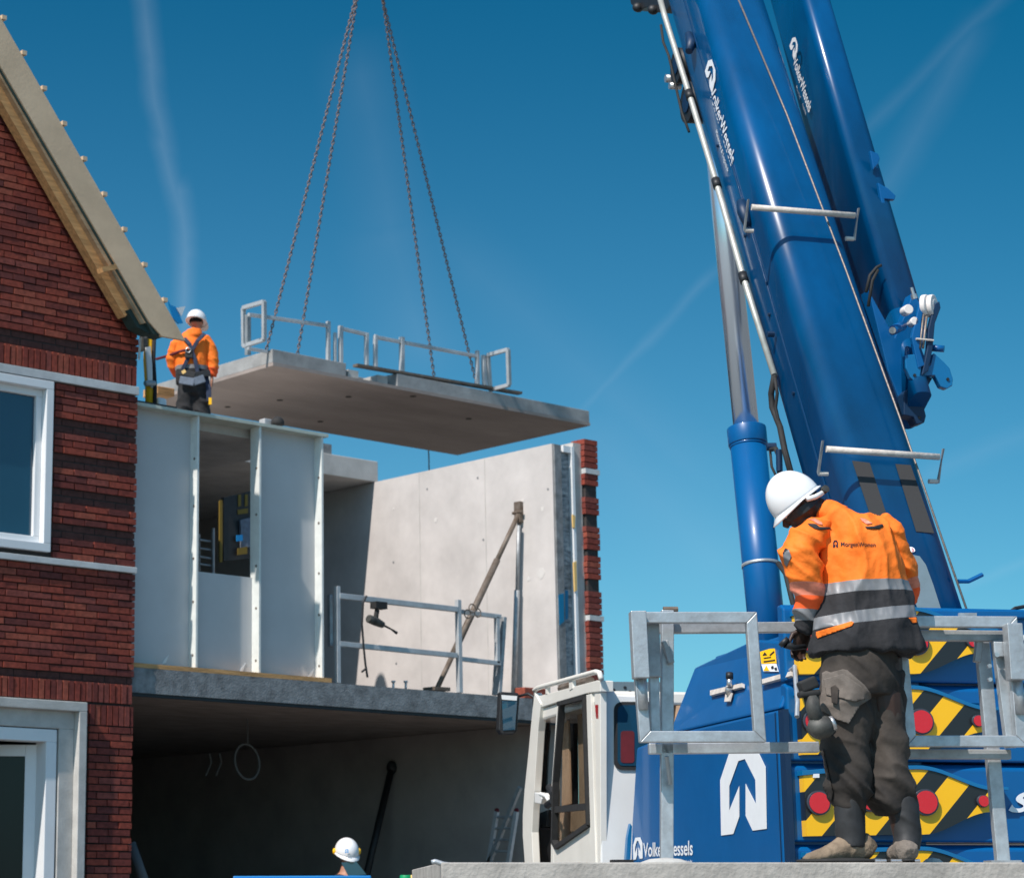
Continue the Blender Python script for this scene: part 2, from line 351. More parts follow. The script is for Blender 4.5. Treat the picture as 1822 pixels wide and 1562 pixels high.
# ============================================================ BRICK HOUSE
YH = 18.10
house = empty('brick_house', (11.2, YH, 0), 'red brick gabled house with white framed windows at the left edge', 'house')
def hx(u, v): return onY(u, v, YH).x
def hz_(u, v): return onY(u, v, YH).z
XE = hx(244, 800)                                       # right end of the brick skin
XW = hx(97, 830); ZW0, ZW1 = hz_(90, 983), hz_(95, 678)   # window opening right edge, bottom, top
XD = hx(146, 1400); ZD = hz_(146, 1250)                   # door surround right edge and top
XL = 9.2; XWL = 10.25
P0, P1 = onY(0, 190, YH), onY(245, 590, YH); RS = (P1.z-P0.z)/(P1.x-P0.x)
def roofz(x): return P0.z+RS*(x-P0.x)
def roofx(z): return P0.x+(z-P0.z)/RS
ZS0 = hz_(120, 662); ZS1 = hz_(120, 619)                  # soldier course over the window
mw = MB(); Yb = YH+.032; th = .25
XLr = max(XL, roofx(99)); 
def wallbox(x0, x1, z0, z1): mw.box((x0, Yb, z0), (x1, Yb+th, z1))
wallbox(XL, XE-.012, ZD, ZW0-.0); wallbox(XW, XE-.012, ZW0, ZW1); wallbox(XL, XWL, ZW0, ZW1); wallbox(XD-.02, XE-.012, 0, ZD); wallbox(XL, 9.6, 0, ZD)
zr = roofz(XE)
mw.prism([(XL, Yb, ZW1), (XE-.012, Yb, ZW1), (XE-.012, Yb, zr), (XL, Yb, roofz(XL))], (0, th, 0))
mw.build('wall', 'mortar', house)
br = MB(); CO = .0712; BL = .262; J = .013
def courses(x0, x1, z0, z1, dark=(), clip=False, rec=()):
    n = round((z1-z0)/CO); c = (z1-z0)/max(1, n)
    for k in range(n):
        za = z0+k*c+J/2; zb = z0+(k+1)*c-J/2; xx = x1
        if clip: xx = min(x1, roofx(zb)-.02)
        off = (random.random()*.05+(k % 2)*BL/2); rc = k in rec
        x = x0-off
        while x < xx:
            a = max(x+J/2, x0); b = min(x+BL-J/2, xx); 
            if b-a > .02:
                y = YH+(.024 if rc else random.uniform(-.003, .004))
                j = lambda: random.uniform(-.002, .002)
                br.box((a+j(), y, za+j()), (b+j(), y+.09, zb+j()), 6 if rc else random.choice((0, 0, 1, 1, 2, 3, 4, 5)))
            x += BL
def soldier(x0, x1, z0, z1):
    x = x0
    while x < x1-.02:
        y = YH+random.uniform(-.003, .004)
        br.box((x+.007, y, z0+.008), (min(x+.062, x1), y+.09, z1-.008), random.choice((0, 0, 1, 2, 3, 5))); x += .069
def recs(n, zs, z0, c=CO): return {int((z-z0)/c) for z in zs}
# ground storey pier, storey between door and window, window pier, gable
courses(XD+.075, XE, 0, ZD-.21)
soldier(XD, XE, ZD-.21, ZD); soldier(XL, XE, ZD+.01, ZD+.215)
zc = ZD+.215
for (a, b, k) in ((XD+.0, XD+.075, 0),):
    z = 0
    while z < ZD-.22: br.box((a, YH+.05, z+.007), (b-.004, YH+.13, z+CO-.006), random.choice((0, 2, 4))); z += CO
nrow = round((ZW0-.12-zc)/CO)
courses(XL, XE, zc, ZW0-.12, rec={0})
courses(XW+.0, XE, ZW0-.05, ZW1-.01, rec={3, 4, 8, 9, 13, 14, 18, 19}); courses(XL, XWL, ZW0-.05, ZW1-.01)
ZB = ZW1+.09
soldier(XL, XE, ZB, ZB+.215)
courses(XL, XE, ZB+.215, roofz(XL)-.1, clip=True, rec={1, 0})
br.build('brickwork', ['brick%d' % i for i in range(6)]+['brick_dark'], house)
bd = MB(); bd.box((XL, YH-.02, ZW1), (XE+.003, YH+.1, ZB-.005)); bd.build('lintel_band', 'white_band', house, bevel=.004)
bd = MB(); bd.box((XL, YH-.03, ZW0-.115), (XE+.003, YH+.1, ZW0-.055)); bd.build('sill_band', 'white_band', house, bevel=.004)
# window
wi = MB(); yw = YH-.02
def ring(mb, x0, x1, z0, z1, w, ya, yb, mi=0):
    mb.box((x0, ya, z0), (x1, yb, z0+w), mi); mb.box((x0, ya, z1-w), (x1, yb, z1), mi); mb.box((x0, ya, z0+w), (x0+w, yb, z1-w), mi); mb.box((x1-w, ya, z0+w), (x1, yb, z1-w), mi)
ring(wi, XWL+.01, XW-.035, ZW0, ZW1-.01, .085, YH-.02, YH+.16)
ring(wi, XWL+.095, XW-.12, ZW0+.085, ZW1-.095, .07, YH+.06, YH+.14)
wfr = wi.build('window', 'white_pvc', house, bevel=.006)
gl_ = MB(); gl_.box((XWL+.165, YH+.10, ZW0+.155), (XW-.19, YH+.112, ZW1-.165)); gl_.build('pane', 'glass_win', wfr)
bk = MB(); bk.box((XWL+.1, YH+.115, ZW0+.09), (XW-.125, YH+.13, ZW1-.1)); bk.build('blind', 'black', wfr)
# door surround, frame and ajar sash
XDl = 10.0
sr_ = MB()
def ushape(mb, x0, x1, z1, w, ya, yb, mi=0): mb.box((x0, ya, 0), (x0+w, yb, z1-w), mi); mb.box((x1-w, ya, 0), (x1, yb, z1-w), mi); mb.box((x0, ya, z1-w), (x1, yb, z1), mi)
ushape(sr_, XDl, XD, ZD, .09, YH-.07, YH+.26); ushape(sr_, XDl+.09, XD-.09, ZD-.09, .17, YH+.02, YH+.26)
sr_.build('door_surround', 'frame_concrete', house, bevel=.006)
df = MB(); x1 = XD-.28; z1 = ZD-.27; ushape(df, XDl+.26, x1, z1, .12, YH+.03, YH+.22); dfo = df.build('door_frame', 'white_pvc', house, bevel=.006)
ds = MB(); hp = V((x1-.12, YH+.2, 0)); dirn = V((-.80, .6, 0)).normalized()
def dp(a, z, q=0): return hp+dirn*a+Up*z+V((.6, .8, 0))*q
zt = z1-.14
for a0, a1, za, zb in ((0, .11, 0, zt), (.83, .94, 0, zt), (.11, .83, zt-.11, zt), (.11, .83, 0, .3)):
    ds.prism([dp(a0, za), dp(a1, za), dp(a1, zb), dp(a0, zb)], V((.6, .8, 0))*.06)
dso = ds.build('door_leaf', 'white_pvc', house, bevel=.005)
dg_ = MB(); dg_.prism([dp(.11, .3, .02), dp(.83, .3, .02), dp(.83, zt-.11, .02), dp(.11, zt-.11, .02)], V((.6, .8, 0))*.02); dg_.build('pane', 'glass_dark', dso)
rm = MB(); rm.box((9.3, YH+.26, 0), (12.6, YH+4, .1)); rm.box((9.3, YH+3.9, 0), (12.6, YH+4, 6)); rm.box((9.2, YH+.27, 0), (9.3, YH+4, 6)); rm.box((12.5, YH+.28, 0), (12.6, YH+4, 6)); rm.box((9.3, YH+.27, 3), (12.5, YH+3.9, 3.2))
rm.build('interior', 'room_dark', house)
# roof: verge board, battens, soffit
def lin(u0, v0, s): return lambda u: v0+(u-u0)*s
def strip(px, Y, thk, name, m, parent=house, bevel=0): 
    b = MB(); b.prism([onY(u, v, Y) for u, v in px], (0, thk, 0)); return b.build(name, m, parent, bevel=bevel)
sl_ = 1.742
strip([(-200, 30-200*1.745), (330, 606), (288, 598), (266, 573), (-200, 573-466*sl_+12)], YH-.30, .04, 'verge_board', 'barge')
strip([(-200, 573-466*sl_+14), (266, 575), (286, 597), (272, 594), (-200, 594-472*sl_+14)], YH-.28, .06, 'flashing_strip', 'soffit_green')
sheet = MB(); a = onY(-200, 30-200*1.745+20, YH-.26); b = onY(296, 552, YH-.26); n = V((a.z-b.z, 0, b.x-a.x)).normalized()
if n.z < 0: n = -n
sheet.prism([a, b, b-n*.13, a-n*.13], (0, 6, 0)); sheet.build('roof', 'barge', house)
sheet = MB(); b0 = V((a.x-4.2, a.y, a.z-4.2*RS*-1 if False else a.z-4.4)); n = V((-n.x, 0, n.z)); sheet.prism([b0, a, a-n*.13, b0-n*.13], (0, 6, 0)); sheet.build('roof', 'barge', house)
mw = MB(); mw.prism([(5.6, YH, 0), (XL, YH, 0), (XL, YH, a.z-.4), (5.6, YH, a.z-4.9)], (0, .3, 0)); mw.build('wall', 'brick0', house)
strip([(-200, 320-306*sl_), (106, 320), (120, 320), (-200, 320-320*sl_)][::-1] if False else [(-200, 320-306*sl_), (252, 320+146*sl_+2), (266, 573), (-200, 320-320*sl_)], YH-.27, .12, 'verge_batten', 'timber2')
strip([(-200, 320-282*sl_), (222, 320+140*sl_), (235, 552), (-200, 320-293*sl_)], YH-.20, .12, 'verge_batten', 'timber')
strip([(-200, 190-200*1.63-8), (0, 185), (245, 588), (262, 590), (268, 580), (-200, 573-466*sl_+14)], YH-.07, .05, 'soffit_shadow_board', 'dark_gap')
strip([(226, 552), (236, 548), (268, 574), (290, 600), (262, 592), (244, 582)], YH-.24, .16, 'eave_soffit', 'soffit_green')
b = MB(); b.obox(onY(178, 482, YH-.32), onY(203, 476, YH-.32), Up, .05, .10); b.build('verge_bracket', 'timber', house)
for k in range(9):
    u = 10+k*35.8; v = 33+k*62.7-2; p = onY(u, v, YH-.30); b = MB(); b.box((p.x-.045, p.y-.01, p.z-.03), (p.x+.008, p.y+5.5, p.z+.012)); b.build('roof_batten', 'barge', house)
b = MB(); b.tube([onY(247, 583, YH-.1), onY(256, 578, YH-.1), onY(262, 586, YH-.1), onY(258, 600, YH-.1)], .025, 8); b.tube([onY(250, 600, YH-.05), onY(247, 640, YH-.02)], .012, 8); b.build('gutter_bracket', 'galv_far', house)

# ============================================================ UNFINISHED HOUSE SHELL
WX = 18.77
shell = empty('unfinished_house', (15.7, 18.2, 0), 'open two storey concrete house shell under construction beside the brick house', 'house')
b = MB(); b.box((XE+.005, 18.16, 3.17), (19.3, 27, 3.37)); b.box((XE+.005, 18.155, 3.12), (19.3, 18.162, 3.345)); b.build('floor_slab', 'slab_edge', shell)
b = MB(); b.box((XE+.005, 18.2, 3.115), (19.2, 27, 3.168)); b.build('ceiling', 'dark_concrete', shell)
b = MB(); b.box((XE+.005, 18.17, 3.085), (19.3, 18.199, 3.12)); b.build('groove_shade', 'black', shell)  # black strip paints in the dark of the groove below the slab edge
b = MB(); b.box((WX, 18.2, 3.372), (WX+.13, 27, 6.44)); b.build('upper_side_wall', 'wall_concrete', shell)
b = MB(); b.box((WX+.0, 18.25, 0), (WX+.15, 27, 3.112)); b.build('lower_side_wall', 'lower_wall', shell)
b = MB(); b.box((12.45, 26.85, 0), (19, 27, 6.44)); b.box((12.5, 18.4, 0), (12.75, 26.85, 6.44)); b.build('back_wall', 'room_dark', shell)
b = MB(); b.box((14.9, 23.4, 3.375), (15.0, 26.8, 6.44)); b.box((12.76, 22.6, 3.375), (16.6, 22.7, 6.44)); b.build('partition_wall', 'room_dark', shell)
b = MB(); b.box((12.5, 21.42, 6.445), (WX+.06, 27, 6.72)); b.build('upper_slab', 'concrete', shell, bevel=.008)
b = MB(); b.box((12.5, 18.425, 5.96), (15.1, 21.4, 6.075)); b.build('front_slab_strip', 'concrete', shell)
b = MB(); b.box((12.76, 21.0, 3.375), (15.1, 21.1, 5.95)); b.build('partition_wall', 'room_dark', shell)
b = MB(); p = onY(579, 812, 21.5); q = onY(590, 795, 21.5); b.box((p.x-.6, 21.5, 6.72), (q.x, 21.62, q.z+.03)); b.build('slab_upstand', 'slab_edge', shell)
b = MB(); b.box((WX+.012, 18.17, 3.372), (WX+.125, 18.197, 6.43)); b.build('wall_end_strip', 'slab_edge', shell)
b = MB(); b.box((WX+.132, 18.35, 3.372), (WX+.18, 26, 6.42)); b.build('sealing_joint', 'dark_gap', shell)
b = MB(); b.box((WX+.18, 18.24, 3.372), (WX+.315, 26, 6.36)); b.build('insulation', 'insul', shell)
b = MB(); b.box((WX+.317, 18.18, 3.372), (WX+.36, 26, 6.44)); b.box((WX+.185, 18.19, 6.362), (WX+.315, 18.3, 6.44)); b.build('cavity_closer', 'white_pvc', shell)
b = MB(); b.box((WX+.362, 18.2, 3.1), (WX+.50, 26, 6.5)); 
b.build('mortar_backing', 'concrete', shell)
b = MB(); zz = 3.0; k = 0
while zz < 6.52:
    ph = (6.52-zz)
    darkc = any(abs(ph-x) < .035 for x in (.62, .68, .98, 1.04, 1.36, 1.42, 1.74, 1.80))
    if abs(ph-.36) < .036 or abs(ph-2.14) < .036:
        b.box((WX+.50, 18.13, zz), (WX+.745, 18.5, zz+.062), 7)
    else:
        j = random.uniform(-.008, .008); s = .03 if darkc else 0
        b.box((WX+.495+j+s, 18.14+s, zz+.004), (WX+.725+j*.4-s*.7, 18.36, zz+CO-.006), 6 if darkc else random.choice((0, 1, 2, 3, 5)))
        b.box((WX+.56, 18.37, zz+.004), (WX+.725, 26, zz+CO-.006), random.choice((0, 1, 2)))
    zz += CO
b.box((WX+.52, 18.16, 3), (WX+.705, 26, 6.5), 8)
b.build('brick_leaf', ['brick%d' % i for i in range(6)]+['brick_dark', 'white_band', 'mortar'], shell)
b = MB(); b.prism([onY(u, v, 18.165) for u, v in ((994, 1058), (1003, 1055), (1004, 1105), (996, 1112))], (0, .02, 0)); b.prism([onY(u, v, 18.2) for u, v in ((1004, 1050), (1011, 1050), (1011, 1100), (1004, 1105))], (0, .02, 0)); b.build('sealant_patch', 'seal_blue', shell)
b = MB(); b.prism([onY(u, v, 18.17) for u, v in ((1021, 1000), (1026, 998), (1027, 1050), (1023, 1052))], (0, .02, 0)); b.prism([onY(u, v, 18.17) for u, v in ((1019, 915), (1024, 918), (1023, 940), (1020, 938))], (0, .02, 0)); b.build('foam_patch', 'amber', shell)
b = MB()
for (u, v) in ((700, 1000), (860, 960), (975, 870), (705, 1180), (880, 1180), (850, 850), (760, 870)):
    p_ = onX(u, v, WX-.002); b.cyl(p_, p_-V((.003, 0, 0)), .014, 10)
b.build('socket_hole', 'slab_edge', shell)
for yj in (19.35, 20.55): b = MB(); b.box((WX-.002, yj, 3.375), (WX+.01, yj+.012, 6.438)); b.build('formwork_seam', 'concrete', shell)
pb = MB()
for (u, v, r) in ((962, 1020, .07), (940, 1030, .03), (775, 925, .035), (700, 905, .02), (965, 905, .03), (930, 890, .03)):
    p = onX(u, v, WX-.003); pts = [p+V((0, math.cos(a)*r*random.uniform(.7, 1.1), math.sin(a)*r*random.uniform(.7, 1.1))) for a in [i*.35 for i in range(18)]]; pb.prism(pts, (.002, 0, 0))
pb.build('filler_patch', 'filler', shell)
b = MB()
for u in (965, 975): pass
b.box((18.2, 18.18, 3.372), (18.6, 18.35, 3.50)); tag(b.build('brick_pile', 'brick3', None, bevel=.01), 'stack of orange bricks on the slab edge behind the crane cab roof', 'bricks')
b = MB(); b.box((19.2, 18.17, 3.372), (19.3, 18.4, 3.5)); b.build('slab_lip', 'slab_edge', shell)

# timber framed facade panel
YP = 18.19
pan = empty('facade_panel', (14, YP, 3.38), 'grey boarded wall panel with thin white studs and a dark opening on the upper floor', 'wall panel')
sx = [onY(352, 900, YP).x, onY(463, 900, YP).x, onY(574, 900, YP).x]; ZT = 6.05
zo = onY(400, 1022, 18.31).z
b = MB(); b.box((XE+.012, 18.31, 3.42), (sx[0]-.012, 18.34, ZT)); b.build('board', 'board_grey', pan)
b = MB(); b.box((sx[0]+.012, 18.31, 3.42), (sx[1]-.012, 18.34, zo)); b.build('board', 'board_grey', pan)
b = MB(); b.box((sx[1]+.012, 18.31, 3.42), (sx[2]-.012, 18.34, ZT)); b.build('board', 'board_grey', pan)
for x in sx:
    b = MB(); b.box((x-.012, YP, 3.42), (x+.012, 18.345, ZT)); so_ = b.build('stud', 'stud', pan)
    b = MB()
    for z in (3.55, 4.1, 4.55, 5.1, 5.6): b.cyl((x-.016, YP+.05, z), (x-.012, YP+.05, z), .014, 10)
    b.build('screw', 'rust', so_)
b = MB(); b.box((XE+.01, YP-.02, ZT), (sx[2]+.07, 18.42, ZT+.035)); b.build('top_plate', 'top_plate', pan)
b = MB(); b.box((XE+.01, YP-.01, ZT+.036), (XE+.55, 18.42, ZT+.055)); b.build('membrane', 'black', pan)
b = MB(); b.box((XE+.01, 18.165, 3.372), (sx[2]+.10, 18.36, 3.418)); b.build('sole_plate', 'timber', pan)
b = MB()
for u, v in ((288, 1182), (425, 1197), (548, 1205)):
    p = onY(u, v, 18.305); b.prism([p, p+V((.05, 0, .02)), p+V((.09, 0, .11)), p+V((.03, 0, .05))], (0, .004, 0))
b.build('tape', 'tape_white', pan)
# things inside the dark upper room
def onb(px, Y): return [onY(u, v, Y) for u, v in px]
t_ = empty('tool_cabinet', onY(430, 1000, 20.8), 'dark tool cabinet with yellow markings seen through the panel opening', 'cabinet')
b = MB(); b.prism(onb([(398, 885), (470, 868), (470, 990), (398, 998)], 20.8), (0, .05, 0)); b.build('carcass', 'black', t_)
b = MB(); b.prism(onb([(391, 890), (396, 889), (396, 1000), (391, 1000)], 20.78), (0, .02, 0)); b.build('edge_strip', 'dim_yellow', t_)
b = MB()
for u in (424, 436): b.prism(onb([(u, 880), (u+5, 879), (u+5, 900), (u, 901)], 20.79), (0, .008, 0))
b.prism(onb([(423, 907), (441, 904), (441, 913), (423, 915)], 20.79), (0, .008, 0)); b.build('marking', 'dim_yellow', t_)
b = MB(); b.prism(onb([(428, 925), (462, 916), (462, 970), (430, 975)], 20.76), (0, .03, 0)); b.build('door', 'belt_grey', t_)
b = MB(); b.prism(onb([(421, 952), (432, 951), (432, 962), (421, 963)], 20.75), (0, .008, 0)); b.build('label_plate', 'flag_blue', t_)
b = MB(); b.prism(onb([(423, 975), (440, 972), (440, 985), (423, 987)], 20.75), (0, .008, 0)); b.build('sticker', 'dim_yellow', t_)
t_ = empty('step_ladder', onY(370, 1018, 20.3), 'thin grey ladder standing in the dark upper room behind the panel opening', 'ladder')
b = MB(); b.tube([onY(379, 1020, 20.3), onY(379, 940, 20.3)], .02); b.build('stile', 'galv_dull', t_)
b = MB(); b.tube([onY(354, 1016, 20.35), onY(354, 950, 20.35)], .015); b.build('stile', 'galv_dull', t_)
b = MB()
for v in (960, 975, 990, 1003): b.tube([onY(354, v, 20.32), onY(379, v+4, 20.32)], .012)
b.build('rung', 'galv_dull', t_)

# floor edge guard rail
def railthing(name, label, cat, loc, grp=None): return empty(name, loc, label, cat, grp)
def bar(pxs, Y, w, m, name, parent, dep=None, back=0):
    a, c = [onY(u, v, Y) for u, v in pxs]; b = MB(); b.obox(a, c, Up if abs((c-a).normalized().z) < .7 else V((1, 0, 0)), w, dep or w); return b.build(name, m, parent, bevel=.004)
gr = railthing('guard_rail', 'grey steel guard rail on the upper floor edge with a hanging cable', 'guard rail', onY(700, 1225, 18.3))
bar([(600, 1043), (601, 1215)], 18.25, .05, 'galv_far', 'post', gr); bar([(587, 1058), (588, 1150)], 18.40, .045, 'galv_dull', 'post', gr)
bar([(602, 1060), (812, 1084)], 18.25, .06, 'galv_far', 'rail', gr); bar([(602, 1145), (812, 1166)], 18.25, .055, 'galv_far', 'rail', gr)
bar([(815, 1067), (818, 1232)], 18.25, .055, 'galv_far', 'post', gr)
bar([(820, 1088), (890, 1097)], 18.3, .05, 'galv_far', 'rail', gr); bar([(820, 1172), (889, 1180)], 18.3, .05, 'galv_far', 'rail', gr)
bar([(884, 1097), (885, 1180)], 18.3, .05, 'galv_far', 'end_bar', gr); bar([(893, 1098), (884, 1236)], 18.36, .05, 'galv_dull', 'end_post', gr, dep=.12)
b = MB()
for u, v in ((840, 1082), (850, 1090), (832, 1092)):
    c = onY(u, v, 18.25); b.tube([c+V((math.cos(a)*.05, 0, math.sin(a)*.05)) for a in [i*.6 for i in range(11)]], .008, 6)
b.build('wire_loop', 'rust', gr)
b = MB(); pts = [onY(u, v, 18.2) for u, v in ((652, 1060), (646, 1072), (644, 1110), (647, 1150), (650, 1180), (654, 1205))]; b.tube(pts, .012, 8); b.tube([onY(644, 1195, 18.2), onY(650, 1190, 18.2)], .012, 8)
tag(b.build('extension_cable', 'black'), 'black and green cord hanging down from the upper floor guard rail', 'cord')
t_ = empty('power_drill', onY(676, 1095, 18.18), 'dark cordless drill hanging from the top rail of the upper floor guard rail', 'drill')
b = MB(); p = [onY(u, v, 18.17) for u, v in ((655, 1100), (668, 1105), (682, 1112))]; b.tube(p, [.045, .05, .035], 12); b.build('motor_body', 'tool_body', t_, smooth='auto', bevel=.008)
b = MB(); b.tube([onY(668, 1104, 18.17), onY(671, 1085, 18.17)], .028, 10); b.box(tuple(onY(664, 1082, 18.17)-V((0, .05, 0))), tuple(onY(684, 1072, 18.17)+V((0, .05, 0)))); b.build('handle', 'rubber', t_)
b = MB(); b.tube([onY(682, 1112, 18.17), onY(696, 1119, 18.17), onY(706, 1126, 18.17)], [.014, .010, .018], 8); b.build('drill_bit', 'black', t_)
# push-pull prop and its companion
t_ = empty('wall_prop', onX(778, 1225, WX-.9), 'tall diagonal adjustable steel prop bracing the white concrete wall', 'prop')
a = onX(924, 912, WX-.02); c = onZ(777, 1228, 3.37)
c = onY(777, 1226, 18.6)
b = MB(); m1 = a.lerp(c, .28); m2 = a.lerp(c, .82); b.cyl(m1, m2, .040, 14); b.build('outer_tube', 'rust', t_, smooth='auto')
b = MB(); b.cyl(a, m1, .030, 12); b.cyl(m2, c, .030, 12); b.build('inner_tube', 'rust', t_, smooth='auto')
b = MB(); b.box((WX-.06, a.y-.05, a.z-.12), (WX-.003, a.y+.05, a.z+.13)); b.cyl(a-V((.03, .08, 0)), a+V((-.03, .08, 0)), .02, 8); b.build('head_plate', 'rust', t_)
b = MB(); b.box((c.x-.12, c.y-.1, c.z-.02), (c.x+.12, c.y+.1, c.z+.02)); b.build('foot_plate', 'rust', t_)
t_ = empty('wall_prop', onX(915, 1232, WX-.05), 'slim upright steel tube standing below the head of the diagonal wall prop', 'prop')
p1 = onX(923, 935, WX-.08); p2 = onX(920, 1050, WX-.08); p3 = onX(914, 1236, WX-.08)
b = MB(); b.cyl(p1, p2, .022, 10); b.build('inner_tube', 'galv_dull', t_, smooth='auto'); b = MB(); b.cyl(p2, p3, .034, 12); b.build('outer_tube', 'galv_dull', t_, smooth='auto')
for u, s in ((700, 1.0), (722, 1.0)):
    p = onY(u, 1222, 18.3); b = MB(); b.cyl(p+V((0, 0, -.05)), p+V((0, 0, .05)), .014, 10); b.cyl(p+V((0, 0, .05)), p+V((0, 0, .07)), .024, 10)
    tag(b.build('anchor_bolt', 'galv_far', smooth='auto'), 'small steel anchor stub standing on the upper floor slab edge', 'anchor', 'anchor stubs on the slab edge')
# lower room
t_ = empty('cable_coil', onY(440, 1355, 20), 'pale ring of coiled conduit hanging in the dark lower room', 'cable coil')
for dx, ry in ((0, .16), (-.03, .15)):
    c = onY(440, 1355, 20)+V((dx, 0, 0)); b = MB(); b.tube([c+V((math.cos(a)*.175, math.sin(a)*.03+dx, math.sin(a)*.2)) for a in [i*math.pi/14 for i in range(28)]], .012, 8, closed=True); b.build('conduit_loop', 'interior_grey', t_, smooth=True)
b = MB(); b.tube([onY(441, 1325, 20), onY(440, 1270, 20)], .008, 6); b.build('hanging_wire', 'interior_grey', t_)
t_ = empty('wall_prop', onX(650, 1560, WX-.2), 'dark steel prop leaning on the shaded wall of the lower room', 'prop')
a = onX(697, 1365, WX-.05); c = onX(648, 1575, WX-.8)
b = MB(); b.cyl(a, c, .045, 12); b.build('tube', 'black', t_, smooth='auto'); b = MB(); b.ball(a, ((.07, 0, 0), (0, .07, 0), (0, 0, .09)), 12); b.build('head_plate', 'black', t_)
b = MB(); b.cyl(onY(233, 1500, 18.6), onY(268, 1600, 18.4), .05, 12); tag(b.build('slanted_pipe', 'interior_grey', smooth='auto'), 'dark slanted pipe beside the foot of the brick house corner', 'pipe')
t_ = empty('folding_ladder', onX(900, 1560, WX-.4), 'grey aluminium folding ladder standing behind the crane cab in the lower room', 'ladder')
for i, (a, c) in enumerate([((884, 1443), (868, 1545)), ((919, 1443), (903, 1545)), ((925, 1400), (868, 1540))]):
    b = MB(); b.obox(onX(*a, WX-.5), onX(*c, WX-.5), V((0, 1, 0)), .05, .04); o = b.build('stile', 'alu' if i < 2 else 'galv_dull', t_)
b = MB()
for k in range(5):
    f = (k+.5)/5; b.tube([onX(884-16*f, 1443+102*f, WX-.5), onX(919-16*f, 1443+102*f, WX-.5)], .016, 8)
b.build('rung', 'galv_dull', t_)
b = MB()
for u in (884, 919): p = onX(u, 1441, WX-.5); b.ball(p, ((.02, 0, 0), (0, .04, 0), (0, 0, .03)), 8)
b.build('end_cap', 'red_dark', t_)
for h, u in ((0, 390), (1, 372)):
    b = MB(); b.tube([onY(u, 1340, 21), onY(u+4, 1355, 21), onY(u-6, 1380, 21)], .012, 6); tag(b.build('loose_wire', 'interior_grey'), 'faint loose wire end hanging in the dark lower room', 'wire', 'wire ends in the lower room')

# ============================================================ HANGING SLAB
A = DD(480, 652, 29); ZS = A.z; Bx = onZ(1050, 755, ZS); E_ = onZ(820, 811, ZS)
x0, x1, y0, y1 = A.x, (Bx.x+E_.x)/2, (A.y+Bx.y)/2, E_.y; TH = .225
hang = empty('hanging_slab', (x0+2.9, y0+1.4, ZS), 'precast concrete floor slab hanging from four chains above the house shell', 'concrete slab')
nx0 = onY(622, 670, y0).x; nx1 = onY(708, 685, y0).x
b = MB(); b.box((x0, y0, ZS), (x1, y1, ZS+.045)); b.build('soffit_layer', 'soffit_concrete', hang)
b = MB(); b.prism([(x0, y0+.012, ZS+.045), (x0, y1, ZS+.045), (x1, y1, ZS+.045), (x1, y0+.012, ZS+.045), (nx1, y0+.012, ZS+.045), (nx1-.08, y0+.5, ZS+.045), (nx0+.02, y0+.5, ZS+.045), (nx0-.05, y0+.012, ZS+.045)], (0, 0, TH-.045))
b.build('slab_body', 'hang_concrete', hang, bevel=.006)
b = MB(); b.box((nx0+.02, y0+.05, ZS+.045), (nx0+.2, y0+.4, ZS+.16)); b.box((nx1-.28, y0+.1, ZS+.045), (nx1-.1, y0+.4, ZS+.18)); b.build('recess_block', 'frame_concrete', hang)
b = MB()
for u, v in ((498, 712), (620, 706), (735, 705), (834, 745), (570, 750), (405, 724)):
    p = onZ(u, v, ZS-.001); b.cyl(p, p-V((0, 0, .004)), .045, 12)
b.build('socket_hole', 'dark_gap', hang)
b = MB(); a = onY(700, 664, y0+.06); c = onY(632, 650, y0+.06); d_ = onY(925, 700, y0+.06)
b.obox(c, d_, Up, .035, .10); tag(b.build('edge_board', 'rust'), 'long thin brown board lying along the front edge of the hanging slab', 'board')
def sbar(u0, v0, u1, v1, Y, parent, nm, w=.05): return bar([(u0, v0), (u1, v1)], Y, w, 'galv_far', nm, parent)
yr = y0+.10
g1 = empty('guard_rail', onY(520, 625, yr), 'leftmost guard rail on the hanging slab with a square end frame', 'guard rail')
p = [DD(433, 548, 29.6), DD(470, 537, 29.0), DD(470, 604, 29.0), DD(434, 616, 29.6)]
b = MB()
for i in range(4): b.obox(p[i], p[(i+1) % 4], V((1, 0, 0)), .05, .05)
b.build('end_frame', 'galv_far', g1)
b = MB(); b.obox(DD(441, 560, 29.5), DD(441, 632, 29.5), V((1, 0, 0)), .06, .06); b.build('post', 'galv_dull', g1)
sbar(442, 560, 586, 580, yr, g1, 'rail', .045); sbar(441, 620, 475, 626, yr, g1, 'rail', .04); sbar(584, 572, 584, 645, yr, g1, 'post'); sbar(596, 592, 596, 647, yr, g1, 'post', .04)
g2 = empty('guard_rail', onY(640, 640, yr), 'short middle guard rail frame on the hanging slab', 'guard rail')
sbar(606, 580, 606, 648, yr, g2, 'post', .055); sbar(608, 585, 655, 596, yr, g2, 'rail', .045); sbar(652, 594, 652, 652, yr, g2, 'post', .05)
g3 = empty('guard_rail', onY(780, 660, yr), 'long right guard rail on the hanging slab ending in a tilted square frame', 'guard rail')
sbar(668, 596, 668, 655, yr, g3, 'post'); sbar(668, 600, 848, 634, yr, g3, 'rail', .045); sbar(715, 600, 715, 663, yr, g3, 'post', .06); sbar(849, 624, 850, 684, yr, g3, 'post', .05); sbar(860, 632, 862, 686, yr, g3, 'post', .055)
p = [DD(868, 632, 31.6), DD(904, 622, 31.2), DD(906, 685, 31.2), DD(872, 694, 31.6)]
b = MB()
for i in range(4): b.obox(p[i], p[(i+1) % 4], V((1, 0, 0)), .05, .05)
b.build('end_frame', 'galv_far', g3)
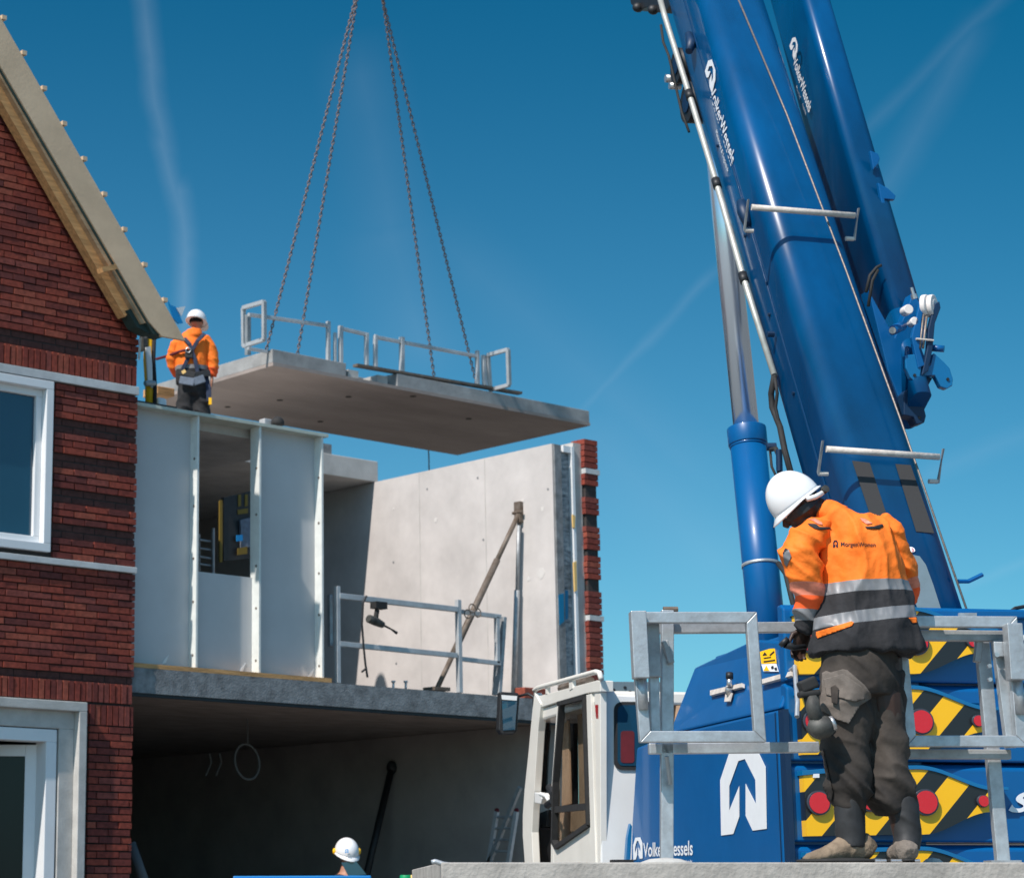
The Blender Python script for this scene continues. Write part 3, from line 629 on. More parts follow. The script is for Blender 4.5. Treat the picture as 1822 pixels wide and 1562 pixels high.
# chains
def chain(p0, p1, label, r=.017, pitch=.050):
    t = (p1-p0); n = int(t.length/pitch); t.normalize(); a = t.orthogonal().normalized(); c = t.cross(a); b = MB()
    for i in range(n):
        q = p0+t*(i+.5)*pitch; s = a if i % 2 else c
        b.tube([q+t*(math.cos(k*math.pi/4)*.033)+s*(math.sin(k*math.pi/4)*.017) for k in range(8)], .0085, 5, closed=True)
    return tag(b.build('lifting_chain', 'chain', smooth=True), label, 'chain', 'chains lifting the slab')
chain(DD(474, 622, 29.2), DD(655, -90, 30.0), 'leftmost lifting chain of the hanging concrete slab')
chain(DD(529, 632, 29.6), DD(650, -90, 30.1), 'second lifting chain from the left on the hanging slab')
chain(DD(772, 668, 31.2), DD(669, -90, 30.1), 'third lifting chain from the left on the hanging slab')
chain(DD(848, 684, 31.6), DD(659, -90, 30.0), 'rightmost lifting chain of the hanging concrete slab')
b = MB(); b.tube([DD(760, 760, 36.5), DD(763, 812, 36.5), DD(764, 860, 36.5)], .012, 6); tag(b.build('tag_line', 'black'), 'thin guide line dangling behind the hanging slab', 'rope')

# ============================================================ CRANE
crane = empty('mobile_crane', tk(1.2, 2, -1.29), 'blue telescopic mobile crane with white cab and hazard striped counterweight', 'crane')
def trace(px, fn, k, vec, name, m, parent=crane, bevel=0, mb=None):
    b = mb or MB(); b.prism([fn(u, v, k) for u, v in px], vec)
    return b.build(name, m, parent, bevel=bevel)
# body
b = MB(); zf = .925
lo = [onR(u, v, 0) for u, v in ((1411, 1545), (1409, 1250))]; 
def side(z, t, r): return tk(r, t, z)
b.prism([side(-.25, .12, 0), side(-.25, 3.22, 0), side(.35, 3.12, 0), side(.885, 2.95, 0), side(zf, 2.2, 0), side(zf, .12, 0)], TR*.9)
b.build('side_housing', 'blue', crane, bevel=.02)
b = MB(); q = [(0, .10, zf+.002), (0, 2.2, zf+.002), (.17, 2.1, 1.38), (.17, .95, 1.44), (.17, .10, 1.33)]
P = [side(z, t, r) for r, t, z in q]; Q = [side(z, t, .9) for r, t, z in q]
n = len(P); b.add(P+Q, [tuple(range(n)), tuple(range(2*n-1, n-1, -1))]+[(i, i+n, (i+1) % n+n, (i+1) % n) for i in range(n)]); b.build('engine_hood', 'blue', crane, bevel=.015)
b = MB(); b.box((0, 0, 0), (1, 1, 1)); b.v = [tk(.0+p.x*.034, .035+p.y*.085, -.3+p.z*1.22) for p in b.v]; b.build('rear_post', 'blue_dark', crane)
# counterweight blocks, hazard plates and reflectors
def tk_plate(px, t, thk, name, m, parent, dz=0, bevel=0): b = MB(); b.prism([onT(u, v, t)+Up*dz for u, v in px], TT*thk); return b.build(name, m, parent, bevel=bevel)
HZ0 = tkc(onT(1640, 1368, 0)); 
period = .476
CWt = 0.0
TOPC = [(1632+i*11, 1368+38*(1-math.cos(math.pi*min(1, i/12)*.9))/1.951+ (0 if i < 12 else 0)) for i in range(13)]
BOTC = [(1764-i*10, 1444+40*(1-math.cos(math.pi*i/12))/2) for i in range(13)]
plate_px = [(1430, 1379), (1520, 1371)]+TOPC+BOTC+[(1436, 1487)]
lip_px = [(1428, 1379), (1520, 1371)]+TOPC+[(1795, 1405), (1795, 1400)]+[(u, v-7) for u, v in TOPC[::-1]]+[(1520, 1363), (1428, 1370)]
Ze = onT(1700, 1500, 0).z-TO.z
for k in range(4):
    z0 = Ze+(k-1)*period; dz = (k-1)*period
    b = MB(); pr = [(0.0, z0+.008), (0.0, z0+period*.93), (.05, z0+period-.006), (.10, z0+period-.006), (.10, z0+.008)]
    b.prism([tk(.035, .06+t, z) for t, z in pr], TR*2.6); cw = b.build('counterweight_block', 'blue', crane, bevel=.012)
    if k == 0: hp_ = tk_plate(plate_px, -.02, .075, 'hazard_plate', 'hazard', cw, 0); plate_mesh = hp_.data
    else: hp_ = bpy.data.objects.new('hazard_plate', plate_mesh); COL.objects.link(hp_); par(hp_, cw)
    hp_.location.z += dz
    # shaped blue lip above and below the plate
    tk_plate(lip_px, -.03, .09, 'plate_lip', 'blue_light', cw, dz, .002)
    for (u, v, r) in ((1455, 1428, .062), (1546, 1422, .062), (1645, 1427, .068), (1747, 1425, .032)):
        c = onT(u, v, -.02)+Up*dz; b = MB(); b.cyl(c, c-TT*.025, r*1.16, 24); rr = b.build('reflector', 'ring_dark', cw, smooth='auto')
        b = MB(); b.cyl(c-TT*.025, c-TT*.031, r, 24); b.build('lens', 'red', rr, smooth='auto')
    text('SPIERINGS', onT(1793, 1445, .055)+Up*dz, onT(2150, 1445, .055)+Up*dz, onT(1796, 1408, .055)+Up*dz, 'decal_white', 'lettering', cw, bold=.03, shear=.35, th=.008)
b = MB(); b.prism([tk(.0, .02, -.34), tk(2.66, .02, -.34), tk(2.66, .02, -.27), tk(.0, .02, -.27)], TT*.4); b.build('counterweight_base', 'blue_dark', crane)
p = onT(1447, 1377, -.05); b = MB(); tk_plate([(1447, 1376), (1458, 1376), (1458, 1383), (1447, 1383)], -.03, .008, 'label_plate', 'decal_white', crane)
b = MB(); b.prism([onT(u, v, .02) for u, v in ((1640, 1084), (1960, 1086), (1960, 1101), (1640, 1099))], TT*.5); b.build('top_beam', 'blue', crane, bevel=.01)
b = MB(); b.prism([onT(u, v, .5) for u, v in ((1452, 1110), (1960, 1090), (1960, 1500), (1452, 1500))], TT*1.9); b.build('turret', 'blue', crane, bevel=.02)
b = MB(); b.tube([onT(u, v, .3) for u, v in ((1795, 1090), (1806, 1082), (1822, 1079), (1845, 1084))], .012, 8); b.build('hose', 'black', crane)
b = MB(); b.tube([onT(u, v, .5) for u, v in ((1705, 1034), (1723, 1034), (1748, 1022))], .014, 8); b.build('hook_rod', 'blue', crane)
b = MB(); b.prism([onT(u, v, .0) for u, v in ((1707, 1090), (1738, 1090), (1738, 1100), (1707, 1100))], TT*.05); b.build('rope_anchor', 'galv', crane)
# housing details
def rp(px, name, m, r=-.004, th=.006, parent=crane, bevel=0): b = MB(); b.prism([onR(u, v, r) for u, v in px], TR*th); return b.build(name, m, parent, bevel=bevel)
logo(onR(1282, 1486, -.002), onR(1365, 1480, -.002), onR(1282, 1335, -.002), 'decal_white', 'emblem', crane)
logo(onR(1127, 1529, -.002), onR(1144, 1528, -.002), onR(1127, 1490, -.002), 'decal_white', 'emblem', crane)
text('VolkerWessels', onR(1145, 1524, -.002), onR(1233, 1521, -.002), onR(1145, 1499, -.002), 'decal_white', 'lettering', crane, bold=.015)
text('Materieel & Logistiek', onR(1150, 1541, -.002), onR(1233, 1536, -.002), onR(1150, 1534, -.002), 'decal_white', 'lettering', crane)
hn = (side(zf, .1, 0)-side(1.33, .1, .17)).normalized()
def hood(u, v, off=.006): a = side(zf, .1, 0); nn = TT.cross(side(1.33, .1, .17)-a).normalized(); nn = nn if nn.dot(TR) < 0 else -nn; return onN(u, v, a+nn*off, nn)
def hp2(px, name, m, off=.006, parent=crane, th=.006):
    b = MB(); P = [hood(u, v, off) for u, v in px]; nn = (P[1]-P[0]).cross(P[2]-P[0]).normalized(); nn = nn if nn.dot(TR) < 0 else -nn; b.prism(P, nn*th); return b.build(name, m, parent)
wl = hp2([(1353, 1156), (1379, 1154), (1382, 1180), (1356, 1181)], 'warning_label', 'yellow')
hp2([(1356, 1182), (1382, 1181), (1386, 1195), (1360, 1195)], 'warning_label', 'decal_white')
hp2([(1359, 1193), (1364, 1184), (1369, 1193)], 'warning_symbol', 'yellow', .014, wl, .002)
for px in ([(1357, 1166), (1361, 1160), (1365, 1165)], [(1369, 1165), (1377, 1158), (1378, 1160), (1371, 1166)], [(1359, 1176), (1379, 1173), (1379, 1175), (1359, 1178)], [(1359, 1170), (1372, 1168), (1372, 1169.5), (1359, 1171.5)], [(1372, 1186), (1376, 1184), (1377, 1189), (1373, 1190)], [(1378, 1188), (1382, 1187), (1383, 1192), (1379, 1192)]):
    hp2(px, 'warning_symbol', 'black', .014, wl, .002)
hp2([(1268, 1230), (1325, 1217), (1325, 1224), (1268, 1239)], 'latch_strap', 'bar_white', .01, th=.02)
hp2([(1293, 1235), (1304, 1233), (1300, 1248), (1291, 1249)], 'latch_tab', 'bar_white', .02, th=.01)
hp2([(1358, 1211), (1413, 1196), (1413, 1204), (1358, 1219)], 'support_arm', 'bar_white', .02, th=.02)
b = MB(); b.cyl(hood(1298, 1222, .05), hood(1298, 1206, .07), .018, 12); b.cyl(hood(1297, 1233, .03), hood(1298, 1222, .05), .026, 12); b.build('latch_stem', 'silver', crane, smooth='auto')
b = MB(); b.cyl(hood(1298, 1207, .07), hood(1298, 1197, .08), .024, 12); b.build('latch_knob', 'black', crane, smooth='auto')
b = MB(); b.tube([hood(1414, 1185, .03), hood(1415, 1200, .03), hood(1419, 1250, .03), hood(1418, 1275, .03)], .014, 8); b.cyl(hood(1404, 1193, .03), hood(1414, 1186, .03), .01); b.build('hood_stay', 'galv', crane)
b = MB(); b.box((0, 0, 0), (1, 1, 1)); b.v = [tk(-.004+p.x*.006, .16+p.y*.012, -.24+p.z*1.15) for p in b.v]; b.build('panel_seam', 'blue_dark', crane)
# carrier below
b = MB(); b.box((0, 0, 0), (1, 1, 1)); b.v = [tk(.1+p.x*2.3, -.6+p.y*9, -.85+p.z*.55) for p in b.v]; b.build('chassis', 'blue_dark', crane, bevel=.03)
for t in (.6, 2.2, 5.2, 6.8):
    for r in (.1, 2.15):
        c = tk(r, t, -1.29+.55); b = MB(); b.cyl(c, c+TR*.35, .55, 28); w = b.build('wheel', 'rubber', crane, bevel=.03); b = MB(); b.cyl(c-TR*.01, c+TR*.36, .3, 20); b.build('rim', 'galv_dull', w)

# boom frame: B along boom, NB outward normal of its back face, TR across
EL = R_(61.5); BV = TT*math.cos(EL)+Up*math.sin(EL); NB = Up*math.cos(EL)-TT*math.sin(EL)
rb = tkc(onT(1705, 1010, .55)); RBR = rb[0]; PB = onT(1705, 1010, .55)     # right edge of the back face passes here
BW = .57; BH = .78
RBL = RBR-BW
def bpt(r, s, n): return TO+TR*r+(PB-TO-TR*RBR)+BV*s+NB*n                # n<=0 into the boom
def onB(u, v, n=0): return onN(u, v, bpt(RBR, 0, n), NB)
def boomsec(r0, r1, hgt, rad, n=8, rad2=None, ntop=0):
    pts = []; rad2 = rad2 or rad
    for (cx, cn, a0, rr) in ((r1-rad, ntop-rad, 0, rad), (r0+rad, ntop-rad, 90, rad), (r0+rad2, ntop-hgt+rad2, 180, rad2), (r1-rad2, ntop-hgt+rad2, 270, rad2)):
        for i in range(n+1):
            a = R_(a0+90*i/n); pts.append((cx+math.cos(a)*rr, cn+math.sin(a)*rr))
    return pts
def extr(sec, s0, s1, name, m, parent=crane, smooth=True):
    b = MB(); n = len(sec); b.add([bpt(r, s0, q) for r, q in sec]+[bpt(r, s1, q) for r, q in sec], [tuple(range(n)), tuple(range(2*n-1, n-1, -1))]+[(i, i+n, (i+1) % n+n, (i+1) % n) for i in range(n)])
    return b.build(name, m, parent, smooth='auto' if smooth else False)
boom = extr(boomsec(RBL, RBR, BH, .15, rad2=.26), -1.1, 9.5, 'boom', 'boom_blue')
extr(boomsec(RBL+.05, RBR-.05, BH-.1, .10, ntop=-.05), 9.5, 13, 'inner_boom', 'boom_blue', crane)
# flange strip on the front-left edge
b = MB(); 
for (s0, s1) in ((-1.0, 9.4),):
    b.prism([bpt(RBL-.012, s0, -.30), bpt(RBL-.004, s0, -.30), bpt(RBL-.004, s0, -.312), bpt(RBL-.012, s0, -.312)], BV*(s1-s0))
b.build('weld_seam', 'boom_seam', boom)
def sB(u, v): return (onB(u, v)-bpt(RBR, 0, 0)).dot(BV)
RJ = RBR+.24; SJ = sB(1583, 660); SK = .042
def extj(sec, s0, s1, name, m, parent=crane):
    b = MB(); n = len(sec); b.add([bpt(r+SK*(s0-SJ), s0, q) for r, q in sec]+[bpt(r+SK*(s1-SJ), s1, q) for r, q in sec], [tuple(range(n)), tuple(range(2*n-1, n-1, -1))]+[(i, i+n, (i+1) % n+n, (i+1) % n) for i in range(n)])
    return b.build(name, m, parent, smooth='auto')
S5 = sB(1535, 519); S7 = sB(1590, 662)
jib = extj(boomsec(RJ, RJ+.25, .62, .075, ntop=-.2), S5, 9.5, 'folding_jib', 'boom_blue')
extj(boomsec(RJ-.012, RJ+.12, .40, .05, ntop=-.19), S7, S5+.02, 'jib_end_section', 'boom_blue', jib)
extj(boomsec(RJ-.01, RJ+.262, .64, .08, ntop=-.19), S5-.02, S5+.05, 'jib_collar', 'boom_blue', jib)
# conduit on the left face
def onBL(u, v, off=.0): return onR(u, v, RBL-off)
cp = [(1172, -10), (1183, 30), (1227, 170), (1275, 327), (1323, 495), (1378, 668)]
b = MB(); b.tube([onBL(u, v, .045) for u, v in cp], .024, 12); cdt = b.build('conduit', 'conduit', boom, smooth='auto')
for i in (2, 3, 4):
    p = onBL(*cp[i], .045); b = MB(); b.cyl(p-BV*.045, p+BV*.045, .034, 12); b.build('coupling', 'black', cdt, smooth='auto')
b = MB(); b.tube([onBL(u, v, .05) for u, v in ((1378, 668), (1372, 700), (1374, 725), (1388, 760), (1396, 800), (1408, 845))], .022, 8); b.build('hose', 'rubber', boom, smooth=True)
b = MB(); b.tube([onBL(u, v, .05) for u, v in ((1378, 668), (1383, 700), (1380, 725), (1392, 780), (1412, 850))], .012, 8); b.build('hose', 'rubber', boom, smooth=True)
# emblem and lettering running down the boom
def bt(px, fn, s, m='decal_white', bold=.0):
    bl, br_, tl = [fn(*q) for q in px]; return text(s, bl, br_, tl, m, 'lettering', boom, bold=bold)
fL = lambda u, v: onBL(u, v, .006)
def bl_text(s, a, c, w, r, m, nm='lettering', bold=.0, lg=False):
    # a: start, c: end pixel of the baseline on plane r; letters stand toward the back face
    p0 = onR(*a, r); p1 = onR(*c, r); ax = (p1-p0); up_ = NB*w*1.0; up_ = up_-ax.normalized()*up_.dot(ax.normalized()); 
    return (logo if lg else text)(*(([s] if not lg else [])+[p0, p0+ax, p0+up_]), m, nm, boom, **({} if lg else {'bold': bold}))
bl_text('', (1256, 152), (1261, 170), .0, RBL-.006, 'decal_white') if False else None
p0 = onR(1253, 135, RBL-.006); p1 = onR(1266, 172, RBL-.006)
def blogo(a, c, w, r, nm='emblem'):
    p0 = onR(*a, r); p1 = onR(*c, r); ax = p0-p1; wid = NB*w
    # emblem apex points up the boom
    logo(p1, p1+wid, p1+ax, 'decal_white', nm, boom) if (wid.cross(ax)).dot(-TR) > 0 else logo(p1+wid, p1, p1+ax+wid, 'decal_white', nm, boom)
bl_text('', (1254, 128), (1266, 166), .17, RBL-.006, 'decal_white', 'emblem', lg=True)
bl_text('VolkerWessels', (1263, 168), (1301, 298), .12, RBL-.006, 'decal_white', bold=.015)
bl_text('Materieel & Logistiek', (1273, 238), (1294, 310), .045, RBL-.006, 'decal_white')
rj = RJ+SK*3.1-.02
bl_text('', (1405, 82), (1413, 108), .13, rj, 'decal_white', 'emblem', lg=True)
bl_text('VolkerWessels', (1411, 112), (1439, 202), .09, rj, 'decal_white', bold=.015)
bl_text('Materieel', (1416, 158), (1423, 178), .035, rj, 'decal_white'); bl_text('Logistiek', (1427, 190), (1433, 208), .035, rj, 'decal_white')
# back face fittings
def bf(px, name, m, off=.004, th=.004, parent=boom): b = MB(); b.prism([onB(u, v, off) for u, v in px], NB*th); return b.build(name, m, parent)
bf([(1516, 820), (1547, 824), (1582, 930), (1550, 922)], 'grip_strip', 'grip'); bf([(1593, 826), (1620, 828), (1662, 949), (1630, 946)], 'grip_strip', 'grip')
bf([(1612, 992), (1622, 987), (1636, 990), (1647, 1005), (1660, 1040), (1676, 1090), (1636, 1095), (1612, 1020)], 'cover_plate', 'grey_plate')
c = onB(1622, 978, .006); b = MB(); b.cyl(c, c+NB*.003, .022, 20); st = b.build('sticker', 'decal_white', boom)
text('13', onB(1618, 981, .012), onB(1626, 981.5, .012), onB(1617, 975, .012), 'red', 'lettering', st)
for (a, c) in (((1337, 369), (1521, 384)), ((1470, 799), (1671, 813))):
    pa = onB(*a, .17); pc = onB(*c, .17); b = MB(); b.tube([pa, pc], .022, 14); cr = b.build('cross_bar', 'bar_white', boom, smooth='auto')
    for q, sg in ((pa, -1), (pc, 1)):
        e = q+TR*sg*.02; b = MB(); b.prism([e+BV*.045+NB*.03, e+BV*.035+NB*.045, e-BV*.07-NB*.15, e-BV*.10-NB*.15], TR*.012*sg); b.build('bracket', 'galv_dull', cr)
        f = e-BV*.085-NB*.15; b = MB(); b.tube([f, f-TR*sg*.06], .016, 10); b.build('foot', 'bar_white', cr)
b = MB(); rpx = [(1309, -12), (1400, 204), (1505, 480), (1600, 740), (1722, 1090)]
pa = onB(*rpx[0], .10); pc = onB(*rpx[-1], .10); b.tube([onB(u, v, .10) for u, v in rpx], .0075, 8); b.build('hoist_rope', 'rope', crane, smooth=True)
b = MB(); p = onBL(1230, 78, .03); b.tube([p+BV*.12, p, p-BV*.1-TR*.04], [.03, .045, .03], 10); p = onBL(1323, 376, .03); b.tube([p+BV*.1, p, p-BV*.14], [.035, .05, .03], 10); b.build('side_clamp', 'blue_dark', boom, smooth='auto')
b = MB(); p = onBL(1377, 595, .02); b.cyl(p, p-TR*.05, .022, 8); b.build('side_bolt', 'blue_dark', boom)
# hose reels on the underside
for (u, v, r) in ((1203, 118, .15), (1222, 183, .17)):
    c = onR(u+10, v, RBL+.1); b = MB(); b.cyl(c-TR*.05, c+TR*.12, r, 30); rl = b.build('hose_reel', 'black', boom, smooth='auto'); b = MB(); b.cyl(c-TR*.06, c-TR*.05, r*.5, 20); b.build('hub', 'blue_dark', rl)
b = MB(); c = onR(1184, 140, RBL+.05); b.cyl(c, c+TR*.1, .035, 12); c = onR(1191, 153, RBL+.05); b.cyl(c, c+TR*.1, .03, 12); b.build('pulley_pin', 'silver', boom, smooth='auto')
b = MB(); b.prism([onR(u, v, RBL+.05) for u, v in ((1117, -25), (1197, -25), (1192, 12), (1180, 24), (1164, 22), (1150, 14), (1135, 20), (1122, 8))], TR*.2); b.build('work_light_bracket', 'black', boom, bevel=.01)
b = MB(); b.tube([onR(u, v, RBL+.02) for u, v in ((1176, 45), (1180, 75), (1190, 100), (1213, 200), (1226, 235))], .011, 8); b.build('hose', 'rubber', boom, smooth=True)
b = MB(); c = onR(1150, 22, RBL+.02); 
for u, v in ((1135, 14), (1162, 18)): c = onR(u, v, RBL+.03); b.ball(c, (TR*.05, BV*.05, NB*.04), 12)
b.build('lamp_housing', 'black', boom, smooth=True)
for v0 in (260, 420, 560, 700):
    u0 = 1183+(v0-30)*.307+24; c = onBL(u0, v0, .002); b = MB(); b.cyl(c, c-TR*.014, .014, 8); b.build('side_bolt', 'blue_dark', boom)
# luffing cylinder
rc = (RBL+RBR)/2-.02
ca = onR(1328, 762, rc); cb = onR(1369, 1160, rc); cd = (ca-cb).normalized(); 
b = MB(); b.cyl(cb-cd*.3, ca-cd*.14, .137, 40); cyl_ = b.build('lift_cylinder', 'blue', crane, smooth='auto')
b = MB(); b.cyl(ca-cd*.14, ca, .150, 40); b.cyl(ca-cd*.16, ca-cd*.14, .143, 40); b.build('gland', 'blue', cyl_, smooth='auto', bevel=.006)
b = MB(); b.cyl(ca, ca+cd*4.6, .098, 40); b.build('piston_rod', 'chrome', cyl_, smooth='auto')
c = onR(1360, 1000, rc); cc = cb+cd*((c-cb).dot(cd)); b = MB(); b.cyl(cc-cd*.012, cc+cd*.012, .142, 40); b.build('clamp_band', 'galv', cyl_, smooth='auto')
b = MB(); p = onR(1385, 1002, rc-.1); b.tube([p, onR(1398, 1020, rc-.1), onR(1410, 1070, rc-.1), onR(1425, 1120, rc-.1)], .02, 8); b.tube([onR(1372, 800, rc-.1), onR(1380, 798, rc-.1), onR(1386, 812, rc-.1), onR(1387, 850, rc-.1)], .018, 8); b.tube([onR(1370, 800, rc-.1), onR(1373, 830, rc-.1), onR(1380, 845, rc-.1)], .01, 8); b.build('hose', 'rubber', cyl_, smooth=True)
b = MB(); p = onR(1364, 795, rc-.08); b.cyl(p, p+TT*-.02-TR*.02+V((.08, -.04, 0)), .03, 12); b.cyl(onR(1386, 800, rc-.1), onR(1387, 838, rc-.1), .024, 10); b.build('valve', 'blue_dark', cyl_)

# jib foot: brackets and sheaves
jt = tkc(bpt(RJ, sB(1570, 610), -.2))[1]-.02
def jp(px, t, thk, name, m='blue', parent=jib, bevel=.006): b = MB(); b.prism([onT(u, v, t) for u, v in px], TT*thk); return b.build(name, m, parent, bevel=bevel)
jp([(1545, 515), (1592, 600), (1612, 556), (1625, 520), (1650, 560), (1640, 620), (1655, 660), (1640, 700), (1610, 735), (1580, 660)], jt+.12, .14, 'jib_foot')
jp([(1610, 632), (1628, 630), (1640, 655), (1637, 672), (1628, 680), (1620, 672), (1612, 655)], jt-.05, .05, 'lug', 'blue_light')
jp([(1640, 658), (1656, 650), (1662, 628), (1680, 644), (1690, 655), (1696, 674), (1695, 686), (1685, 692), (1674, 688), (1664, 668), (1640, 668)], jt-.03, .06, 'lug', 'blue_light')
jp([(1608, 700), (1638, 668), (1660, 672), (1640, 706), (1648, 740), (1645, 752), (1632, 755), (1626, 742), (1608, 738)], jt+.02, .12, 'lower_fork', 'blue_dark')
jp([(1663, 540), (1672, 536), (1674, 548), (1664, 575), (1660, 620), (1652, 660), (1640, 668), (1650, 620), (1652, 585)], jt-.06, .04, 'hook_arm', 'blue_dark')
jp([(1638, 534), (1646, 536), (1640, 570), (1636, 620), (1646, 650), (1634, 655), (1622, 600)], jt-.06, .04, 'hook_arm', 'blue')
for u in (1647, 1659):
    c = onT(u, 545, jt-.02); ax = (TT*.75+TR*.66).normalized(); ax = (TR*.72-TT*.7).normalized()
    b = MB(); b.cyl(c-ax*.018, c+ax*.018, .082, 30); b.cyl(c-ax*.022, c+ax*.022, .05, 24); b.build('sheave', 'nylon_white', jib, smooth='auto', bevel=.006)
for u, v, q in ((1627, 668, .05), (1686, 675, .03), (1636, 743, -.02)):
    c = onT(u, v, jt-q); b = MB(); b.cyl(c-TT*.008, c+TT*.006, .011, 14); b.build('pin_hole', 'black', jib)
for u, v, r in ((1614, 552, .035), (1625, 573, .03)):
    c = onT(u, v, jt-.03); b = MB(); b.cyl(c-TT*.03, c+TT*.05, r, 20); b.build('roller', 'nylon_white', jib, smooth='auto', bevel=.005)
b = MB()
for u in (1632, 1638, 1644): b.tube([onT(u+5, 560, jt-.05), onT(u, 605, jt-.05), onT(u-2, 620, jt-.05)], .009, 8)
b.build('sheave_rope', 'rope', jib, smooth=True)
b = MB(); b.cyl(onT(1630, 603, jt-.07), onT(1661, 606, jt-.07), .008, 8); b.build('guard_pin', 'bar_white', jib)
b = MB(); b.cyl(onT(1655, 619, jt), onT(1680, 621, jt-.05), .024, 14); b.build('stub_pin', 'blue', jib, smooth='auto')
b = MB(); b.cyl(onT(1588, 588, jt-.12), onT(1605, 580, jt), .035, 16); pn = b.build('hinge_pin', 'blue', jib, smooth='auto'); b = MB(); b.cyl(onT(1588, 588, jt-.135), onT(1588, 588, jt-.118), .024, 12); b.build('pin_head', 'silver', pn)
jp([(1548, 268), (1562, 273), (1566, 282), (1563, 292), (1554, 302)], jt+.9, .04, 'lug'); jp([(1562, 325), (1580, 335), (1594, 348), (1592, 356), (1574, 354), (1578, 376), (1570, 368)], jt+.8, .04, 'lug')
b = MB(); b.tube([onT(1622, 512, jt), onT(1627, 530, jt)], .012, 8); b.cyl(onT(1625, 524, jt-.01), onT(1628, 532, jt-.01), .022, 10); b.build('limit_switch', 'silver', jib)
b = MB(); b.tube([onT(u, v, jt-.3) for u, v in ((1541, 520), (1548, 490), (1560, 476), (1568, 472))], .011, 8); b.tube([onT(u, v, jt-.3) for u, v in ((1545, 545), (1552, 500), (1562, 480))], .011, 8); b.build('hose', 'rubber', jib, smooth=True)

# ============================================================ CAB (own part tree of the crane)
RC = tkc(onT(1068, 1400, 3.3))[0]; TC = 3.3
def cs(px, off, th, name, m, parent, bevel=.004): b = MB(); b.prism([onR(u, v, RC+off) for u, v in px], TR*th); return b.build(name, m, parent, bevel=bevel)
def crr(px, off, th, name, m, parent, bevel=.004): b = MB(); b.prism([onT(u, v, TC+off) for u, v in px], TT*th); return b.build(name, m, parent, bevel=bevel)
Pf = onR(952, 1500, RC); tf = tkc(Pf)[1]; zt = tkc(onR(1068, 1216, RC))[2]; zb = -.55
cabo = MB(); cabo.prism([onT(u, v, TC) for u, v in ((1068, 1213), (1080, 1211), (1098, 1236), (1180, 1240), (1180, 1640), (1070, 1640))], TT*.05)
cab = cabo.build('cab_rear_wall', 'white_paint', crane, bevel=.01)
# left side: pillars, sill, roof rail
def lay(pxs, off, th, nm, m='cream_paint'): return cs(pxs, off, th, nm, m, crane)
lay([(951, 1232), (962, 1252), (957, 1300), (952, 1380), (948, 1440), (946, 1480), (949, 1545), (951, 1640), (936, 1640), (934, 1540), (930, 1486), (930, 1450), (933, 1407), (940, 1340), (947, 1265)], -.03, .06, 'front_pillar')
lay([(951, 1240), (1062, 1210), (1068, 1211), (1068, 1230), (1048, 1232), (1000, 1246), (962, 1258)], -.02, .10, 'roof_edge')
lay([(991, 1247), (997, 1245), (991, 1320), (986, 1380), (984, 1640), (979, 1640), (981, 1400), (986, 1330)], -.02, .05, 'middle_pillar')
lay([(1043, 1236), (1051, 1234), (1060, 1540), (1062, 1640), (1052, 1640), (1050, 1466), (1048, 1400)], -.02, .05, 'door_pillar')
lay([(1058, 1217), (1068, 1214), (1068.5, 1640), (1062, 1640)], -.01, .05, 'rear_pillar')
lay([(1051, 1235), (1059, 1225), (1064, 1640), (1061, 1640)], .03, .03, 'door_gap', 'dark_gap')
lay([(984, 1500), (992, 1510), (1050, 1470), (1060, 1640), (984, 1640)], -.018, .04, 'door_panel')
gasket = [((996, 1252), (1042, 1240), 6), ((1042, 1240), (1049, 1467), 6), ((1049, 1467), (992, 1507), 7), ((992, 1507), (986, 1496), 6), ((986, 1496), (989, 1390), 6), ((989, 1390), (1000, 1252), 6)]
b = MB()
for a, c, w in gasket: b.obox(onR(*a, RC-.02), onR(*c, RC-.02), TR, .05, .034)
b.obox(onR(988, 1440, RC-.015), onR(1048, 1434, RC-.015), TR, .03, .05)
b.build('window_gasket', 'rubber', crane)
cs([(997, 1254), (1042, 1242), (1048, 1466), (992, 1505), (987, 1496), (989, 1390)], .0, .006, 'side_window', 'glass_clear', crane, 0)
# inside of the cab; upright tan panels added as reflection in the side window
cs([(1027, 1250), (1041, 1246), (1047, 1420), (1044, 1432), (1030, 1434)], .14, .02, 'reflection_panel', 'interior_tan', crane)
cs([(1001, 1290), (1010, 1280), (1014, 1430), (999, 1434)], .16, .02, 'reflection_panel', 'interior_tan', crane)
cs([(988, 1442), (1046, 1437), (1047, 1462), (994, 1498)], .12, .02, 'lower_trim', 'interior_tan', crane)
b = MB(); b.box((0, 0, 0), (1, 1, 1)); b.v = [tk(RC+.02+p.x*.92, TC+.06+p.y*(tf-TC-.25), zb-.2+p.z*.15) for p in b.v]; b.build('cab_floor', 'interior_grey', crane)
b = MB(); b.box((0, 0, 0), (1, 1, 1)); b.v = [tk(RC+.0+p.x*.95, TC+.04+p.y*(tf-TC-.08), zt-.14+p.z*.1) for p in b.v]; b.build('cab_roof', 'cream_paint', crane, bevel=.02)
b = MB(); b.box((0, 0, 0), (1, 1, 1)); b.v = [tk(RC+.62+p.x*.05, TC+.05+p.y*(tf-TC-.1), zb+p.z*(zt-zb-.1)) for p in b.v]; b.build('cab_far_wall', 'interior_tan', crane)
b = MB(); b.box((0, 0, 0), (1, 1, 1)); b.v = [tk(RC+.25+p.x*.45, TC+.25+p.y*.14, zb+.3+p.z*1.1) for p in b.v]; st = b.build('seat_back', 'red_dark', crane, bevel=.05, seg=4)
b = MB(); b.box((0, 0, 0), (1, 1, 1)); b.v = [tk(RC+.25+p.x*.45, TC+.25+p.y*.5, zb+.2+p.z*.18) for p in b.v]; b.build('seat_cushion', 'red_dark', crane, bevel=.05, seg=4)
